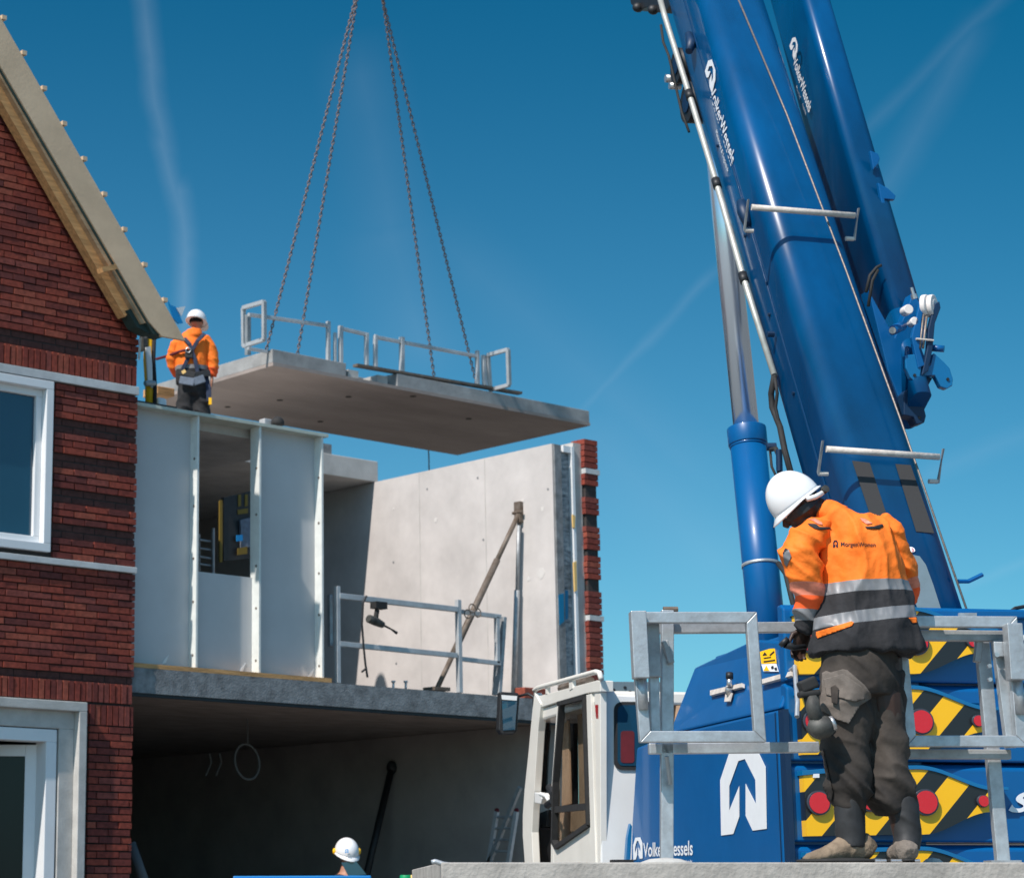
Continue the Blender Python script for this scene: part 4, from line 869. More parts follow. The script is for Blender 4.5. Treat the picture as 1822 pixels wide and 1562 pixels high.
for (u, w) in ((1013, .05), (1023, .035)):
    b = MB(); b.obox(onR(u, 1250, RC+.35), onR(u+2, 1500, RC+.35), TT, w, w); b.build('inner_post', 'black', crane)
b = MB(); b.tube([onR(974, 1268, RC+.12), onR(970, 1330, RC+.12), onR(966, 1420, RC+.12)], .035, 8); b.tube([onR(962, 1262, RC+.12), onR(980, 1275, RC+.12)], .03, 8); b.tube([onR(976, 1300, RC+.10), onR(972, 1340, RC+.1)], .02, 8); b.build('windscreen_frame', 'black', crane)
b = MB(); b.prism([onR(u, v, RC+.1) for u, v in ((950, 1450), (976, 1440), (976, 1470), (952, 1475))], TR*.2); b.prism([onR(u, v, RC+.06) for u, v in ((950, 1475), (962, 1474), (960, 1640), (950, 1640))], TR*.3); b.build('console', 'black', crane)
b = MB(); b.prism([onR(u, v, RC-.03) for u, v in ((951, 1409), (962, 1411), (964, 1420), (962, 1430), (951, 1428))], TR*.08); b.tube([onR(962, 1412, RC-.02), onR(972, 1416, RC-.02), onR(977, 1424, RC-.02)], .018, 8); b.build('door_handle', 'white_paint', crane, bevel=.006)
b = MB(); b.tube([onR(u, v, RC-.03) for u, v in ((977, 1400), (984, 1412), (984, 1425), (974, 1432))], .03, 8); b.build('door_lock', 'black', crane)
b = MB(); b.tube([onR(u, v, RC-.02) for u, v in ((953, 1234), (951, 1228), (958, 1223), (1060, 1195), (1067, 1197), (1070, 1208))], .02, 10); rk = b.build('roof_rail', 'cream_paint', crane, smooth=True)
b = MB(); b.obox(onR(1018, 1205, RC-.01), onR(1019, 1226, RC-.01), TT, .09, .03); b.obox(onR(975, 1220, RC-.01), onR(975, 1234, RC-.01), TT, .04, .03); b.build('rail_stay', 'cream_paint', rk)
b = MB(); b.tube([onR(u, v, RC+.2) for u, v in ((1000, 1225), (1030, 1216), (1050, 1212))], .04, 8); b.build('roof_cable', 'rust', crane)
b = MB(); b.prism([onR(u, v, RC-.01) for u, v in ((1058, 1252), (1065, 1252), (1065, 1280), (1060, 1279))], TR*.05); b.build('marker_light', 'red', crane, bevel=.005)
# rear face window and bracket
def rrect(u0, v0, u1, v1, r):
    P = []
    for cx, cy, a0 in ((u1-r, v0+r, -90), (u1-r, v1-r, 0), (u0+r, v1-r, 90), (u0+r, v0+r, 180)):
        for i in range(6): a = R_(a0+18*i); P.append((cx+math.cos(a)*r, cy+math.sin(a)*r))
    return P
crr(rrect(1093, 1248, 1170, 1369, 14), -.014, .012, 'rear_window_gasket', 'rubber', cab, 0)
crr(rrect(1099, 1254, 1165, 1362, 10), -.018, .003, 'rear_window', 'glass_win', cab, 0)
crr([(1102, 1300), (1112, 1296), (1112, 1358), (1103, 1356)], -.022, .003, 'seat_reflection', 'red_dark', cab, 0) if False else None
b = MB(); b.prism([onT(u, v, TC-.012) for u, v in rrect(1104, 1300, 1128, 1357, 5)], TT*-.009); b.build('seat_cover_in_window', 'red_dark', cab)
crr([(1072, 1212), (1190, 1213), (1190, 1242), (1090, 1240), (1083, 1232), (1076, 1228)], .06, .012, 'roof_bracket', 'grey_plate', crane, .003)
b = MB()
for u, v in ((1101, 1234), (1112, 1223), (1121, 1231), (1092, 1227)): p = onT(u, v, TC+.058); b.cyl(p, p-TT*.003, .012, 10)
b.build('bracket_hole', 'black', crane)
# mirror
mr = [(890, 1230), (922, 1232), (925, 1240), (920, 1300), (914, 1306), (893, 1306), (887, 1298)]
b = MB(); b.prism([onT(u, v, tf+.1) for u, v in mr], TT*.10); mi_ = b.build('mirror', 'black', crane, bevel=.01)
b = MB(); b.prism([onT(u, v, tf+.095) for u, v in ((893, 1246), (920, 1247), (916, 1298), (895, 1299))], -TT*.004); b.build('mirror_glass', 'glass_win', mi_)
b = MB(); b.prism([onT(u, v, tf+.093) for u, v in ((892, 1236), (920, 1238), (919, 1246), (893, 1244))], -TT*.004); b.build('mirror_rim', 'white_paint', mi_)
b = MB(); b.tube([onT(924, 1238, tf+.12), onT(940, 1234, tf+.05), onT(950, 1240, tf), onT(950, 1256, tf)], .012, 8); b.build('mirror_arm', 'black', mi_, smooth=True)
b = MB(); b.prism([onT(u, v, TC-.1) for u, v in ((1113, 1490), (1118, 1465), (1121, 1470), (1118, 1528), (1110, 1532))], -TT*.05); b.build('hose_guard', 'blue_light', crane)
b = MB(); b.prism([onT(u, v, TC-.1) for u, v in ((1085, 1529), (1120, 1529), (1120, 1545), (1085, 1545))], -TT*.1); b.build('cab_mount', 'rubber', crane)

# ============================================================ FOREGROUND SLAB AND RAILS
fs = empty('concrete_element', PH(1300, 1540, 10.3), 'pale concrete slab in the foreground carrying the large worker and guard rails', 'concrete slab')
HF = 9.98; a = PH(785, 1540, HF); c = PH(2300, 1534, HF); zt_ = 1.262
a.z = zt_; c.z = zt_
b = MB(); b.prism([a, c, c+Hh*2.4, a+Hh*2.4], (0, 0, -.24)); b.build('slab_body', 'fg_concrete', fs, bevel=.006)
for k in (.3, 3.3):
    q = a+Rt*k; b = MB(); b.prism([q+Hh*.1, q+Rt*.2+Hh*.1, q+Rt*.2+Hh*2.3, q+Hh*2.3], (0, 0, -1.02)); bo = b.build('bearer', 'timber', fs); bo.location.z -= .242
b = MB(); b.tube([PH(u, v, HF+.02) for u, v in ((768, 1534), (774, 1532), (790, 1537), (808, 1539))], .012, 8); b.build('lifting_loop', 'galv', fs, smooth=True)
b = MB()
for u, w_ in ((1184, .12), (1560, .05), (1600, .07), (1660, .05)):
    p = PH(u, 1537, 10.35); b.ball(p, (Rt*w_, Hh*.06, Up*.03), 10)
b.build('mortar_crumbs', 'frame_concrete', fs)
def fbar(p0, p1, h, w, name, m, parent, dep=None, h2=None, bev=.004):
    a = PH(*p0, h); c = PH(*p1, h2 or h); b = MB(); t = (c-a).normalized(); s_ = Rt if abs(t.z) > .6 else Up; b.obox(a, c, s_, w, dep or w); return b.build(name, m, parent, bevel=bev)
def gate(px, h, w, parent, dep=.05):
    P = [PH(u, v, h) for u, v in px]; c = sum(P, V())/4; b = MB(); Q = [q+(c-q)*0 for q in P]; I = []
    for i in range(4):
        e1 = (P[i-1]-P[i]).normalized(); e2 = (P[(i+1) % 4]-P[i]).normalized(); I.append(P[i]+(e1+e2)*w)
    for i in range(4):
        j = (i+1) % 4; b.prism([P[i], P[j], I[j], I[i]], Hh*dep)
    return b.build('gate_frame', 'galv', parent, bevel=.004)
G1 = empty('guard_rail', PH(1185, 1535, 10.45), 'galvanised guard rail with swing frame left of the worker in the foreground', 'guard rail')
gate([(1121, 1088), (1347, 1088), (1364, 1320), (1139, 1320)], 10.30, .052, G1)
fbar((1134, 1088), (1140, 1207), 10.27, .072, 'sleeve', 'galv', G1, dep=.08); b = MB(); b.cyl(PH(1141, 1200, 10.30), PH(1145, 1262, 10.30), .024, 16); b.build('hinge_tube', 'galv', G1, smooth='auto')
fbar((1160, 1110), (1164, 1205), 10.40, .06, 'sleeve', 'galv_dull', G1); fbar((1163, 1205), (1166, 1306), 10.42, .045, 'hinge_post', 'galv', G1)
fbar((1187, 1086), (1186, 1536), 10.50, .058, 'post', 'galv', G1, dep=.05)
fbar((1170, 1118), (1424, 1116), 10.55, .05, 'rail', 'galv_dull', G1); fbar((1154, 1332), (1456, 1329), 10.50, .05, 'rail', 'galv', G1)
fbar((1350, 1117), (1412, 1117), 10.52, .045, 'pink_marked_rail', 'reflect_pink', G1, dep=.03) if False else None
fbar((1182, 1140), (1194, 1180), 10.46, .03, 'latch', 'galv_dull', G1, dep=.04); b = MB(); b.cyl(PH(1193, 1395, 10.44), PH(1186, 1345, 10.40), .01, 8); b.build('locking_pin', 'galv_dull', G1)
b = MB(); b.box((0, 0, 0), (1, 1, 1)); q = PH(1186, 1536, 10.5); b.v = [q+Rt*(p.x-.5)*.14+Hh*(p.y-.5)*.12+Up*p.z*.015 for p in b.v]; b.build('base_plate', 'galv_dull', G1)
b = MB(); b.cyl(PH(1180, 1084, 10.5), PH(1206, 1084, 10.5), .014, 8); b.build('top_clip', 'rust', G1)
G2 = empty('guard_rail', PH(1785, 1535, 10.45), 'galvanised guard rail with swing frame right of the worker in the foreground', 'guard rail')
gate([(1590, 1095), (1810, 1096), (1830, 1328), (1612, 1328)], 10.30, .052, G2)
fbar((1600, 1130), (1800, 1132), 10.42, .05, 'rail', 'galv_dull', G2); fbar((1612, 1341), (1797, 1342), 10.42, .045, 'rail', 'galv_dull', G2)
fbar((1745, 1125), (1784, 1536), 10.50, .062, 'post', 'galv', G2, dep=.05); fbar((1775, 1140), (1800, 1330), 10.38, .055, 'hinge_post', 'galv', G2, dep=.05)
fbar((1801, 1110), (1808, 1210), 10.27, .072, 'sleeve', 'galv', G2, dep=.08); b = MB(); b.cyl(PH(1810, 1205, 10.30), PH(1816, 1270, 10.30), .024, 16); b.build('hinge_tube', 'galv', G2, smooth='auto')
fbar((1742, 1140), (1738, 1178), 10.44, .03, 'latch', 'galv_dull', G2, dep=.04); fbar((1768, 1155), (1800, 1155), 10.33, .07, 'clamp_plate', 'galv', G2, dep=.02)
b = MB(); p = PH(1772, 1165, 10.31); b.cyl(p, p-Hh*.02, .012, 8); p = PH(1759, 1185, 10.36); b.cyl(p, p-Hh*.02, .01, 8); p = PH(1760, 1209, 10.36); b.cyl(p, p-Hh*.02, .01, 8); b.build('bolt', 'silver', G2)
b = MB(); b.box((0, 0, 0), (1, 1, 1)); q = PH(1784, 1536, 10.5); b.v = [q+Rt*(p.x-.5)*.14+Hh*(p.y-.5)*.12+Up*p.z*.015 for p in b.v]; b.build('base_plate', 'galv_dull', G2)

# ============================================================ WORKERS
def person(name, label, u0, v0, h, scale_px, grp=None):
    root = PH(u0, v0, h); e = empty('person', root, label, 'person', grp); s = 1/scale_px
    def w(u, v, d=0.): return PH(u, v, h+d)
    return e, w
def finger(b, pts, r): b.tube(pts, [r*x for x in (1.05, 1.0, .92, .8, .5)][:len(pts)], 8)
def hand(b, wrist, dirv, side, palm_n, size=1.0, curl=.5):
    """palm plus four fingers and thumb; dirv along the hand, side towards the thumb, palm_n towards the inside"""
    d = dirv.normalized(); sd = (side-d*side.dot(d)).normalized(); n = d.cross(sd); n = n if n.dot(palm_n) > 0 else -n; k = size
    b.loft([(wrist-d*.03*k, .028*k, .022*k), (wrist, .028*k, .020*k), (wrist+d*.04*k, .040*k, .018*k), (wrist+d*.085*k, .042*k, .016*k), (wrist+d*.10*k, .038*k, .012*k)], n, 12)
    for i, ln in enumerate((.072, .082, .076, .058)):
        p = wrist+d*.090*k+sd*(.030-.020*i)*k; P = [p]; a = 0
        for j, f in enumerate((.42, .32, .26)):
            a += curl*(.5+.5*j); p = p+(d*math.cos(a)+n*math.sin(a))*ln*f*k; P.append(p)
        finger(b, P, .0095*k)
    p = wrist+d*.02*k+sd*.028*k; b.tube([p, p+(d*.6+sd*.7)*.035*k, p+(d*.9+sd*.6+n*.3)*.065*k, p+(d*.9+sd*.3+n*.6)*.085*k], [.014*k, .012*k, .010*k, .006*k], 8)
def helmet(w_c, fdir, up, rad, parent, m='helmet', brim=True, peak=.07, tall=1.06):
    f = fdir.normalized(); u = (up-f*up.dot(f)).normalized(); s = f.cross(u); b = MB()
    b.ball(w_c, (f*rad*1.12, s*rad*.92, u*rad*tall), 28, 0, -.12, True)
    h = b.build('helmet', m, parent, smooth='auto')
    b = MB(); pts = []; n = 28
    ring1 = []; ring2 = []
    for i in range(n):
        a = 2*math.pi*i/n; c, q = math.cos(a), math.sin(a); ex = (peak if c > 0 else .012)*max(0, c)**1.5+.012
        ring1.append(w_c+f*rad*1.11*c+s*rad*.91*q-u*rad*.10); ring2.append(w_c+f*(rad*1.12*c+ex*c)+s*(rad*.92+.012)*q-u*(rad*.16+max(0, c)*.02))
    k = len(ring1); b.add(ring1+ring2+[p-u*.006 for p in ring2]+[p-u*.012 for p in ring1], sum([[(i, (i+1) % k, (i+1) % k+k, i+k), (i+k, (i+1) % k+k, (i+1) % k+2*k, i+2*k), (i+2*k, (i+1) % k+2*k, (i+1) % k+3*k, i+3*k)] for i in range(k)], []))
    b.build('brim', m, h, smooth='auto')
    b = MB(); b.obox(w_c+f*rad*.95+u*rad*.55, w_c-f*rad*.9+u*rad*.6, s, .02, .02) if False else None
    return h
def head(b, c, fdir, up, k=1.0):
    f = fdir.normalized(); u = (up-f*up.dot(f)).normalized(); s = f.cross(u)
    b.ball(c+u*.02*k, (f*.098*k, s*.076*k, u*.105*k), 24); b.ball(c+f*.025*k-u*.055*k, (f*.062*k, s*.055*k, u*.068*k), 18)
    b.loft([(c+f*.085*k+u*.01*k, .010*k, .010*k), (c+f*.108*k-u*.022*k, .015*k, .012*k), (c+f*.095*k-u*.036*k, .017*k, .012*k)], f, 10)
    for q in (-1, 1): b.ball(c+s*q*.078*k-f*.008*k-u*.005*k, (f*.020*k, s*q*.010*k, u*.032*k), 12)
    b.ball(c+f*.080*k-u*.066*k, (f*.014*k, s*.026*k, u*.007*k), 10); b.ball(c+f*.080*k-u*.080*k, (f*.013*k, s*.023*k, u*.007*k), 10)
    b.ball(c+f*.073*k-u*.10*k, (f*.02*k, s*.022*k, u*.016*k), 10)
    b.ball(c+f*.082*k+u*.028*k, (f*.016*k, s*.055*k, u*.010*k), 10)
def eyes(c, fdir, up, parent, k=1.0):
    f = fdir.normalized(); u = (up-f*up.dot(f)).normalized(); s = f.cross(u); 
    for q in (-1, 1):
        b = MB(); b.ball(c+f*.083*k+s*q*.03*k+u*.008*k, (f*.011*k, s*.015*k, u*.010*k), 12); b.build('eye', 'white_paint', parent, smooth=True)

# ---- foreground worker, seen from behind, bending over the rail
P1, w = person('w', 'worker in orange and black jacket and dark trousers bending over the foreground guard rail', 1530, 1535, 10.16, 388.)
b = MB(); A_ = Hh
b.loft([(w(1540, 1140), .15, .11), (w(1538, 1080), .15, .10), (w(1530, 1010, -.0), .14, .10), (w(1520, 970), .12, .09), (w(1502, 946, .02), .07, .07), (w(1474, 914, .03), .058, .06), (w(1458, 906, .04), .052, .056), (w(1442, 902, .05), .054, .058)], A_)
for pts in ([(1440, 962, .0), (1420, 990, .0), (1428, 1045, .03), (1437, 1095, .08), (1430, 1122, .12)], [(1572, 972, .03), (1602, 1004, .06), (1615, 1045, .12), (1590, 1080, .24), (1560, 1100, .34)]):
    q = [w(*p) for p in pts]; b.loft([(x, r, r) for x, r in zip(q, (.045, .045, .04, .034, .028))], A_, 14)
for lx in (0, 1):
    pts = [(1508, 1170), (1508, 1250), (1506, 1330), (1508, 1420), (1510, 1500)] if lx == 0 else [(1570, 1170), (1575, 1250), (1585, 1340), (1595, 1420), (1608, 1500)]
    b.loft([(w(u, v), r, r) for (u, v), r in zip(pts, (.09, .085, .062, .055, .04))], A_, 14)
hc = w(1425, 902, .05); hf = (Rt*-.80-Up*.60+Hh*.05); hu = (Rt*-.60+Up*.80)
head(b, hc, hf, hu, 1.06)
hand(b, w(1434, 1118, .11), Rt*-.30-Up*.85+Hh*.25, Hh*-.3+Rt*-.8+Up*.2, Rt*.8-Up*.2, 1.05, .55)
hand(b, w(1560, 1100, .34), Rt*-1-Up*.2, Up, -Hh, 1.0, .6)
body = remesh(b, 'body', 'skin_dark', P1, vox=.0055, smooth=3)
eyes(hc, hf, hu, body, 1.06)
b = MB(); b.ball(hc-hf.normalized()*.012+hu*.04, (hf.normalized()*.098, hf.cross(hu).normalized()*.083, hu*.085), 20, 0, -.15); b.build('hair', 'hair', P1, smooth=True)
# helmet shell
hcen = w(1414, 890, .05); hp_ = helmet(hcen, hf, hu, .112, P1, peak=.02, tall=1.32)
fN = hf.normalized(); sN = fN.cross(hu).normalized(); sN = sN if sN.dot(Hh) < 0 else -sN
b = MB(); P = [hcen+(fN*math.cos(a)*.100+sN*math.sin(a)*.095)-hu*(.055+.02*math.sin(a)) for a in [math.pi*2*i/24 for i in range(24)]]
k = len(P); b.add(P+[p+hu*.035 for p in P]+[p+hu*.035+(p-hcen).normalized()*-.006 for p in P]+[p+(p-hcen).normalized()*-.006 for p in P], sum([[(i, (i+1) % k, (i+1) % k+k, i+k), (i+k, (i+1) % k+k, (i+1) % k+2*k, i+2*k), (i+2*k, (i+1) % k+2*k, (i+1) % k+3*k, i+3*k), (i+3*k, (i+1) % k+3*k, (i+1) % k, i)] for i in range(k)], []))
b.build('head_band', 'black', hp_)
b = MB(); b.tube([hcen-fN*.02+sN*.112-hu*.03, hcen-fN*.06+sN*.100-hu*.045, hcen-fN*.11+sN*.05-hu*.05, hcen-fN*.128-hu*.045], .012, 8); b.build('strap', 'white_paint', hp_, smooth=True)
b = MB(); p = hcen-fN*.125+sN*.04-hu*.045; b.cyl(p, p+sN*.02-fN*.012, .018, 12); b.build('ratchet_knob', 'tool_body', hp_)
# jacket torso
def tilt(v_l, v_r): # plane through screen heights at left and right of the torso
    a = w(1450, v_l); c = w(1640, v_r); t = (c-a).normalized(); return a, Hh.cross(t).normalized()
b = MB()
b.loft([(w(1547, 1162, .0), .268, .165), (w(1546, 1148, 0), .264, .168), (w(1543, 1112, 0), .240, .160), (w(1541, 1080), .214, .152), (w(1540, 1040), .196, .148), (w(1536, 1000), .182, .146), (w(1530, 977), .176, .145), (w(1524, 962), .162, .140), (w(1512, 949, .01), .118, .128), (w(1498, 937, .015), .098, .110), (w(1484, 925, .025), .075, .09), (w(1470, 913, .03), .060, .075)], A_, 28)
b.loft([(w(1556, 938, .01), .035, .05), (w(1572, 950, .01), .055, .075), (w(1582, 970, .01), .052, .075), (w(1588, 985, .02), .035, .05)], A_, 14)
b.loft([(w(1476, 940, .01), .045, .06), (w(1460, 952, .0), .055, .07), (w(1452, 968, 0), .055, .07)], A_, 14)
b.loft([(w(1482, 955, .02), .06, .10), (w(1480, 985, .02), .06, .11), (w(1484, 1030, .02), .06, .11)], A_, 14)
cuts = [tilt(1041, 1034), tilt(1062, 1052), tilt(1100, 1078), tilt(1121, 1100)]
def above(p, c): return (p-c[0]).dot(c[1]) > 0
def tor(p):
    sgn = 1 if cuts[0][1].z > 0 else -1
    g = [((p-c[0]).dot(c[1])*sgn) > 0 for c in cuts]
    return 0 if g[0] else 1 if g[1] else 2 if g[2] else 1 if g[3] else 2
jk = remesh(b, 'jacket', ['orange', 'reflect', 'cloth_dark'], P1, vox=.009, amp=.026, sc=1, smooth=5, cuts=(cuts, tor), fold=(7, 3.2, 2.5))
# sleeves
def sleeve(pts, rr, cutv, slots, seedv):
    q = [w(*p) for p in pts]; b = MB(); b.loft([(x, r[0], r[1]) for x, r in zip(q, rr)], A_, 22)
    cu = []
    for (u, v, du, dv) in cutv:
        a = w(u, v); t = (Rt*du-Up*dv).normalized(); n = Hh.cross(t).normalized(); n = n if n.z > 0 else -n; cu.append((a, n))
    def fn(p):
        for i, c in enumerate(cu):
            if (p-c[0]).dot(c[1]) > 0: return slots[i]
        return slots[len(cu)]
    return remesh(b, 'sleeve', ['orange', 'reflect_pink', 'orange_red', 'reflect', 'cloth_dark'], P1, vox=.008, amp=.019, sc=1, smooth=4, cuts=(cu, fn), fold=(5, 10, 6), seedv=seedv)
sleeve([(1470, 932, .0), (1452, 947, -.01), (1430, 968, -.02), (1420, 985, -.03), (1433, 1020, -.02), (1440, 1055, .01), (1440, 1090, .05), (1436, 1122, .09)],
       [(.04, .05), (.066, .075), (.088, .095), (.090, .10), (.078, .085), (.07, .075), (.062, .068), (.053, .055)], [(1437, 1040, 1, .06), (1437, 1062, 1, .06), (1437, 1084, 1, .12), (1437, 1103, 1, .12)], [0, 1, 2, 3, 4], 1)
sleeve([(1562, 925, .02), (1580, 945, .02), (1594, 975, .03), (1604, 1005, .05), (1613, 1035, .09), (1612, 1058, .15), (1598, 1078, .24), (1580, 1092, .30)],
       [(.05, .05), (.062, .07), (.062, .075), (.058, .07), (.052, .06), (.048, .055), (.044, .05), (.04, .045)], [(1612, 1030, 1, -.3), (1612, 1050, 1, -.3)], [0, 1, 2], 4)
# collar
b = MB(); b.loft([(w(1490, 926, .02), .082, .085), (w(1474, 914, .025), .066, .078), (w(1462, 907, .035), .058, .072)], A_, 20); remesh(b, 'collar', 'orange', P1, vox=.008, amp=.006, sc=12)
# jacket applications
from mathutils.bvhtree import BVHTree
def drape(obj, px, name, m, off=.004, parent=None, step=3):
    """a shaped patch of cloth laid on a garment and following it, a few millimetres thick"""
    bvs = [BVHTree.FromPolygons([ob.matrix_world @ v.co for v in ob.data.vertices], [p.vertices[:] for p in ob.data.polygons]) for ob in (obj if isinstance(obj, list) else [obj])]
    b2 = bmesh.new(); vs = [b2.verts.new((u, v, 0)) for u, v in px]; b2.faces.new(vs); 
    us = [p[0] for p in px]; vv = [p[1] for p in px]
    for k in range(int((max(us)-min(us))/step)+1): bmesh.ops.bisect_plane(b2, geom=b2.verts[:]+b2.edges[:]+b2.faces[:], plane_co=(min(us)+k*step, 0, 0), plane_no=(1, 0, 0))
    for k in range(int((max(vv)-min(vv))/step)+1): bmesh.ops.bisect_plane(b2, geom=b2.verts[:]+b2.edges[:]+b2.faces[:], plane_co=(0, min(vv)+k*step, 0), plane_no=(0, 1, 0))
    last = w(1530, 1200, -.1)
    for v in b2.verts:
        r = ray(v.co.x, v.co.y); hs = [h for h in (q.ray_cast(CAM, r.normalized()) for q in bvs) if h[0] is not None]; hit = min(hs, key=lambda h: h[3]) if hs else (None,)
        if hit[0] is not None: d = (hit[0]-CAM).dot(Hh)-off; v.co = CAM+r*(d/r.dot(Hh)); v.normal = hit[1]; v.tag = True
        else: v.tag = False; v.co = PH(v.co.x, v.co.y, 10.05)
    ok = [f for f in b2.faces if all(v.tag for v in f.verts)]; bmesh.ops.delete(b2, geom=[f for f in b2.faces if f not in ok], context='FACES')
    for f in b2.faces: f.smooth = True
    me = bpy.data.meshes.new(name); b2.to_mesh(me); b2.free(); me.materials.append(MT[m]); o = bpy.data.objects.new(name, me); COL.objects.link(o)
    so2 = o.modifiers.new('thick', 'SOLIDIFY'); so2.thickness = .002; so2.offset = 0
    par(o, parent or P1); return o
sl_left = [o for o in P1.children if o.name.startswith('sleeve')][0]
drape(jk, [(1452, 1132), (1452, 1124), (1515, 1105), (1519, 1107), (1516, 1113), (1455, 1135)], 'orange_trim', 'orange')
drape(jk, [(1617, 1099), (1630, 1098), (1634, 1107), (1624, 1108)], 'orange_trim', 'orange')
drape([jk, sl_left], [(1437, 931), (1452, 932), (1458, 937), (1476, 938), (1480, 941), (1462, 943), (1449, 940), (1440, 935)], 'shoulder_tab', 'cloth_dark')
drape([jk]+[o for o in P1.children if o.name.startswith('sleeve')], [(1539, 937), (1556, 936), (1570, 932), (1572, 936), (1564, 941), (1550, 941), (1542, 940)], 'shoulder_tab', 'cloth_dark')
drape([jk, sl_left], [(1430, 921), (1442, 917), (1462, 929), (1464, 934), (1455, 932), (1446, 926)], 'shoulder_reflector', 'reflect_pink')
drape([jk], [(1530, 921), (1540, 923), (1553, 931), (1543, 933), (1534, 927)], 'shoulder_reflector', 'reflect_pink')
drape(sl_left, [(1393, 985), (1403, 977), (1408, 990), (1400, 1008), (1396, 1004)], 'arm_patch', 'reflect', parent=sl_left)
drape(sl_left, [(1393, 984), (1397, 975), (1402, 977), (1394, 987)], 'arm_patch_edge', 'cloth_dark', parent=sl_left)
def drape_text(s, bl, wd, ht, m, obj, name, dy=0, lg=False):
    bv = BVHTree.FromPolygons([obj.matrix_world @ v.co for v in obj.data.vertices], [p.vertices[:] for p in obj.data.polygons])
    X = V((1, 0, 0)); Y = V((0, 1, 0)); O = V((0, 0, 0))
    o = logo(O, X, Y, m, name, None) if lg else text(s, O, X, Y, m, name, None, bold=.012)
    for v in o.data.vertices:
        u = bl[0]+v.co.x*wd; vv = bl[1]-v.co.y*ht+dy*v.co.x; r = ray(u, vv); hit = bv.ray_cast(CAM, r.normalized()); d = ((hit[0]-CAM).dot(Hh) if hit[0] is not None else 10.0)-.003; v.co = CAM+r*(d/r.dot(Hh))
    par(o, obj); return o
drape_text('MorgenWonen', (1496, 974), 62, 10, 'cloth_dark', jk, 'lettering', 1)
drape_text('', (1482, 974), 9, 13, 'harness', jk, 'emblem', 0, True)
# trousers
b = MB()
b.loft([(w(1532, 1140), .17, .13), (w(1530, 1175), .178, .145), (w(1530, 1210, .0), .178, .145), (w(1533, 1240), .165, .13)], A_, 24)
b.loft([(w(1502, 1195), .105, .12), (w(1505, 1240, -.01), .128, .125), (w(1506, 1285, -.01), .125, .12), (w(1503, 1325), .105, .11), (w(1507, 1365, -.01), .100, .105), (w(1511, 1400, -.005), .098, .10), (w(1512, 1425), .082, .085), (w(1512, 1440), .07, .075)], A_, 22)
b.loft([(w(1568, 1195, .02), .10, .12), (w(1572, 1240, .03), .098, .115), (w(1575, 1285, .03), .092, .11), (w(1580, 1330, .03), .088, .10), (w(1582, 1365, .02), .088, .10), (w(1583, 1400, .02), .100, .105), (w(1586, 1425, .02), .098, .10), (w(1590, 1440, .02), .078, .08)], A_, 22)
tz = [(w(1500, 1335), Up), (w(1500, 1345), Up)]
def trf(p): return 0
zk = w(1500, 1330).z
tro = remesh(b, 'trousers', ['trouser'], P1, vox=.008, amp=lambda c: .012+.020*max(0, min(1, (zk+.08-c.z)/.25)), sc=1, smooth=4, fold=(4.5, 9, 7), fine=.05)
drape(tro, [(1462, 1197), (1470, 1193), (1478, 1196), (1500, 1190), (1508, 1192), (1538, 1218), (1550, 1234), (1550, 1242), (1530, 1255), (1510, 1287), (1490, 1280), (1460, 1262), (1458, 1250), (1462, 1230)], 'thigh_pocket', 'pocket', .016)
drape(tro, [(1465, 1208), (1500, 1198), (1535, 1222), (1548, 1240), (1520, 1248), (1492, 1240), (1470, 1236)], 'pocket_flap', 'pocket', .024)
drape(tro, [(1478, 1222), (1486, 1218), (1492, 1224), (1490, 1252), (1480, 1250)], 'pocket_loop', 'trouser', .034)
drape(tro, [(1455, 1338), (1464, 1334), (1472, 1365), (1482, 1410), (1478, 1432), (1466, 1425), (1460, 1385)], 'side_strap', 'trouser', .012)
# boots
def boot(px, tube, mfoot, lab):
    b = MB(); b.loft([(w(*p[:3]), p[3], p[4]) for p in tube], A_, 18); bo = remesh(b, 'boot', 'boot_black', P1, vox=.008, amp=.006, sc=1, fold=(6, 9, 3)); bo['label'] = lab
    b = MB(); c = w(px[3][0], 1531, px[3][2]); b.ball(c, (((px[0][0]-px[-1][0])/700+.02)*Rt*1.0+Hh*.02, Hh*(.05+abs(px[0][2]-px[-1][2])*.5), Up*.016), 20); b.build('sole', 'rubber', bo, smooth=True)
    b = MB(); b.loft([(w(*p[:3]), p[3], p[4]) for p in px], Up, 18); remesh(b, 'foot_cover', mfoot, bo, vox=.007, amp=.005, sc=18); return bo
b1 = boot([(1553, 1512, .03, .035, .035), (1540, 1506, .02, .052, .062), (1515, 1505, 0, .055, .07), (1490, 1514, -.02, .056, .05), (1465, 1521, -.04, .055, .034), (1440, 1526, -.05, .042, .024), (1431, 1529, -.055, .02, .013)],
     [(1512, 1418, 0, .072, .075), (1511, 1440, 0, .070, .072), (1512, 1470, 0, .066, .07), (1514, 1492, 0, .063, .068), (1515, 1508, 0, .060, .07)], 'boot_tan', 'black boot leg with a dusty tan foot')
b2 = boot([(1620, 1519, -.13, .030, .03), (1615, 1514, -.11, .052, .045), (1610, 1513, -.04, .056, .050), (1600, 1518, .05, .058, .045), (1594, 1524, .13, .048, .03), (1592, 1528, .16, .03, .02)],
     [(1603, 1420, .01, .070, .075), (1608, 1440, 0, .068, .072), (1612, 1470, 0, .064, .07), (1614, 1492, -.01, .062, .07), (1612, 1508, -.02, .062, .075)], 'boot_grey', 'black boot leg with a grey foot')
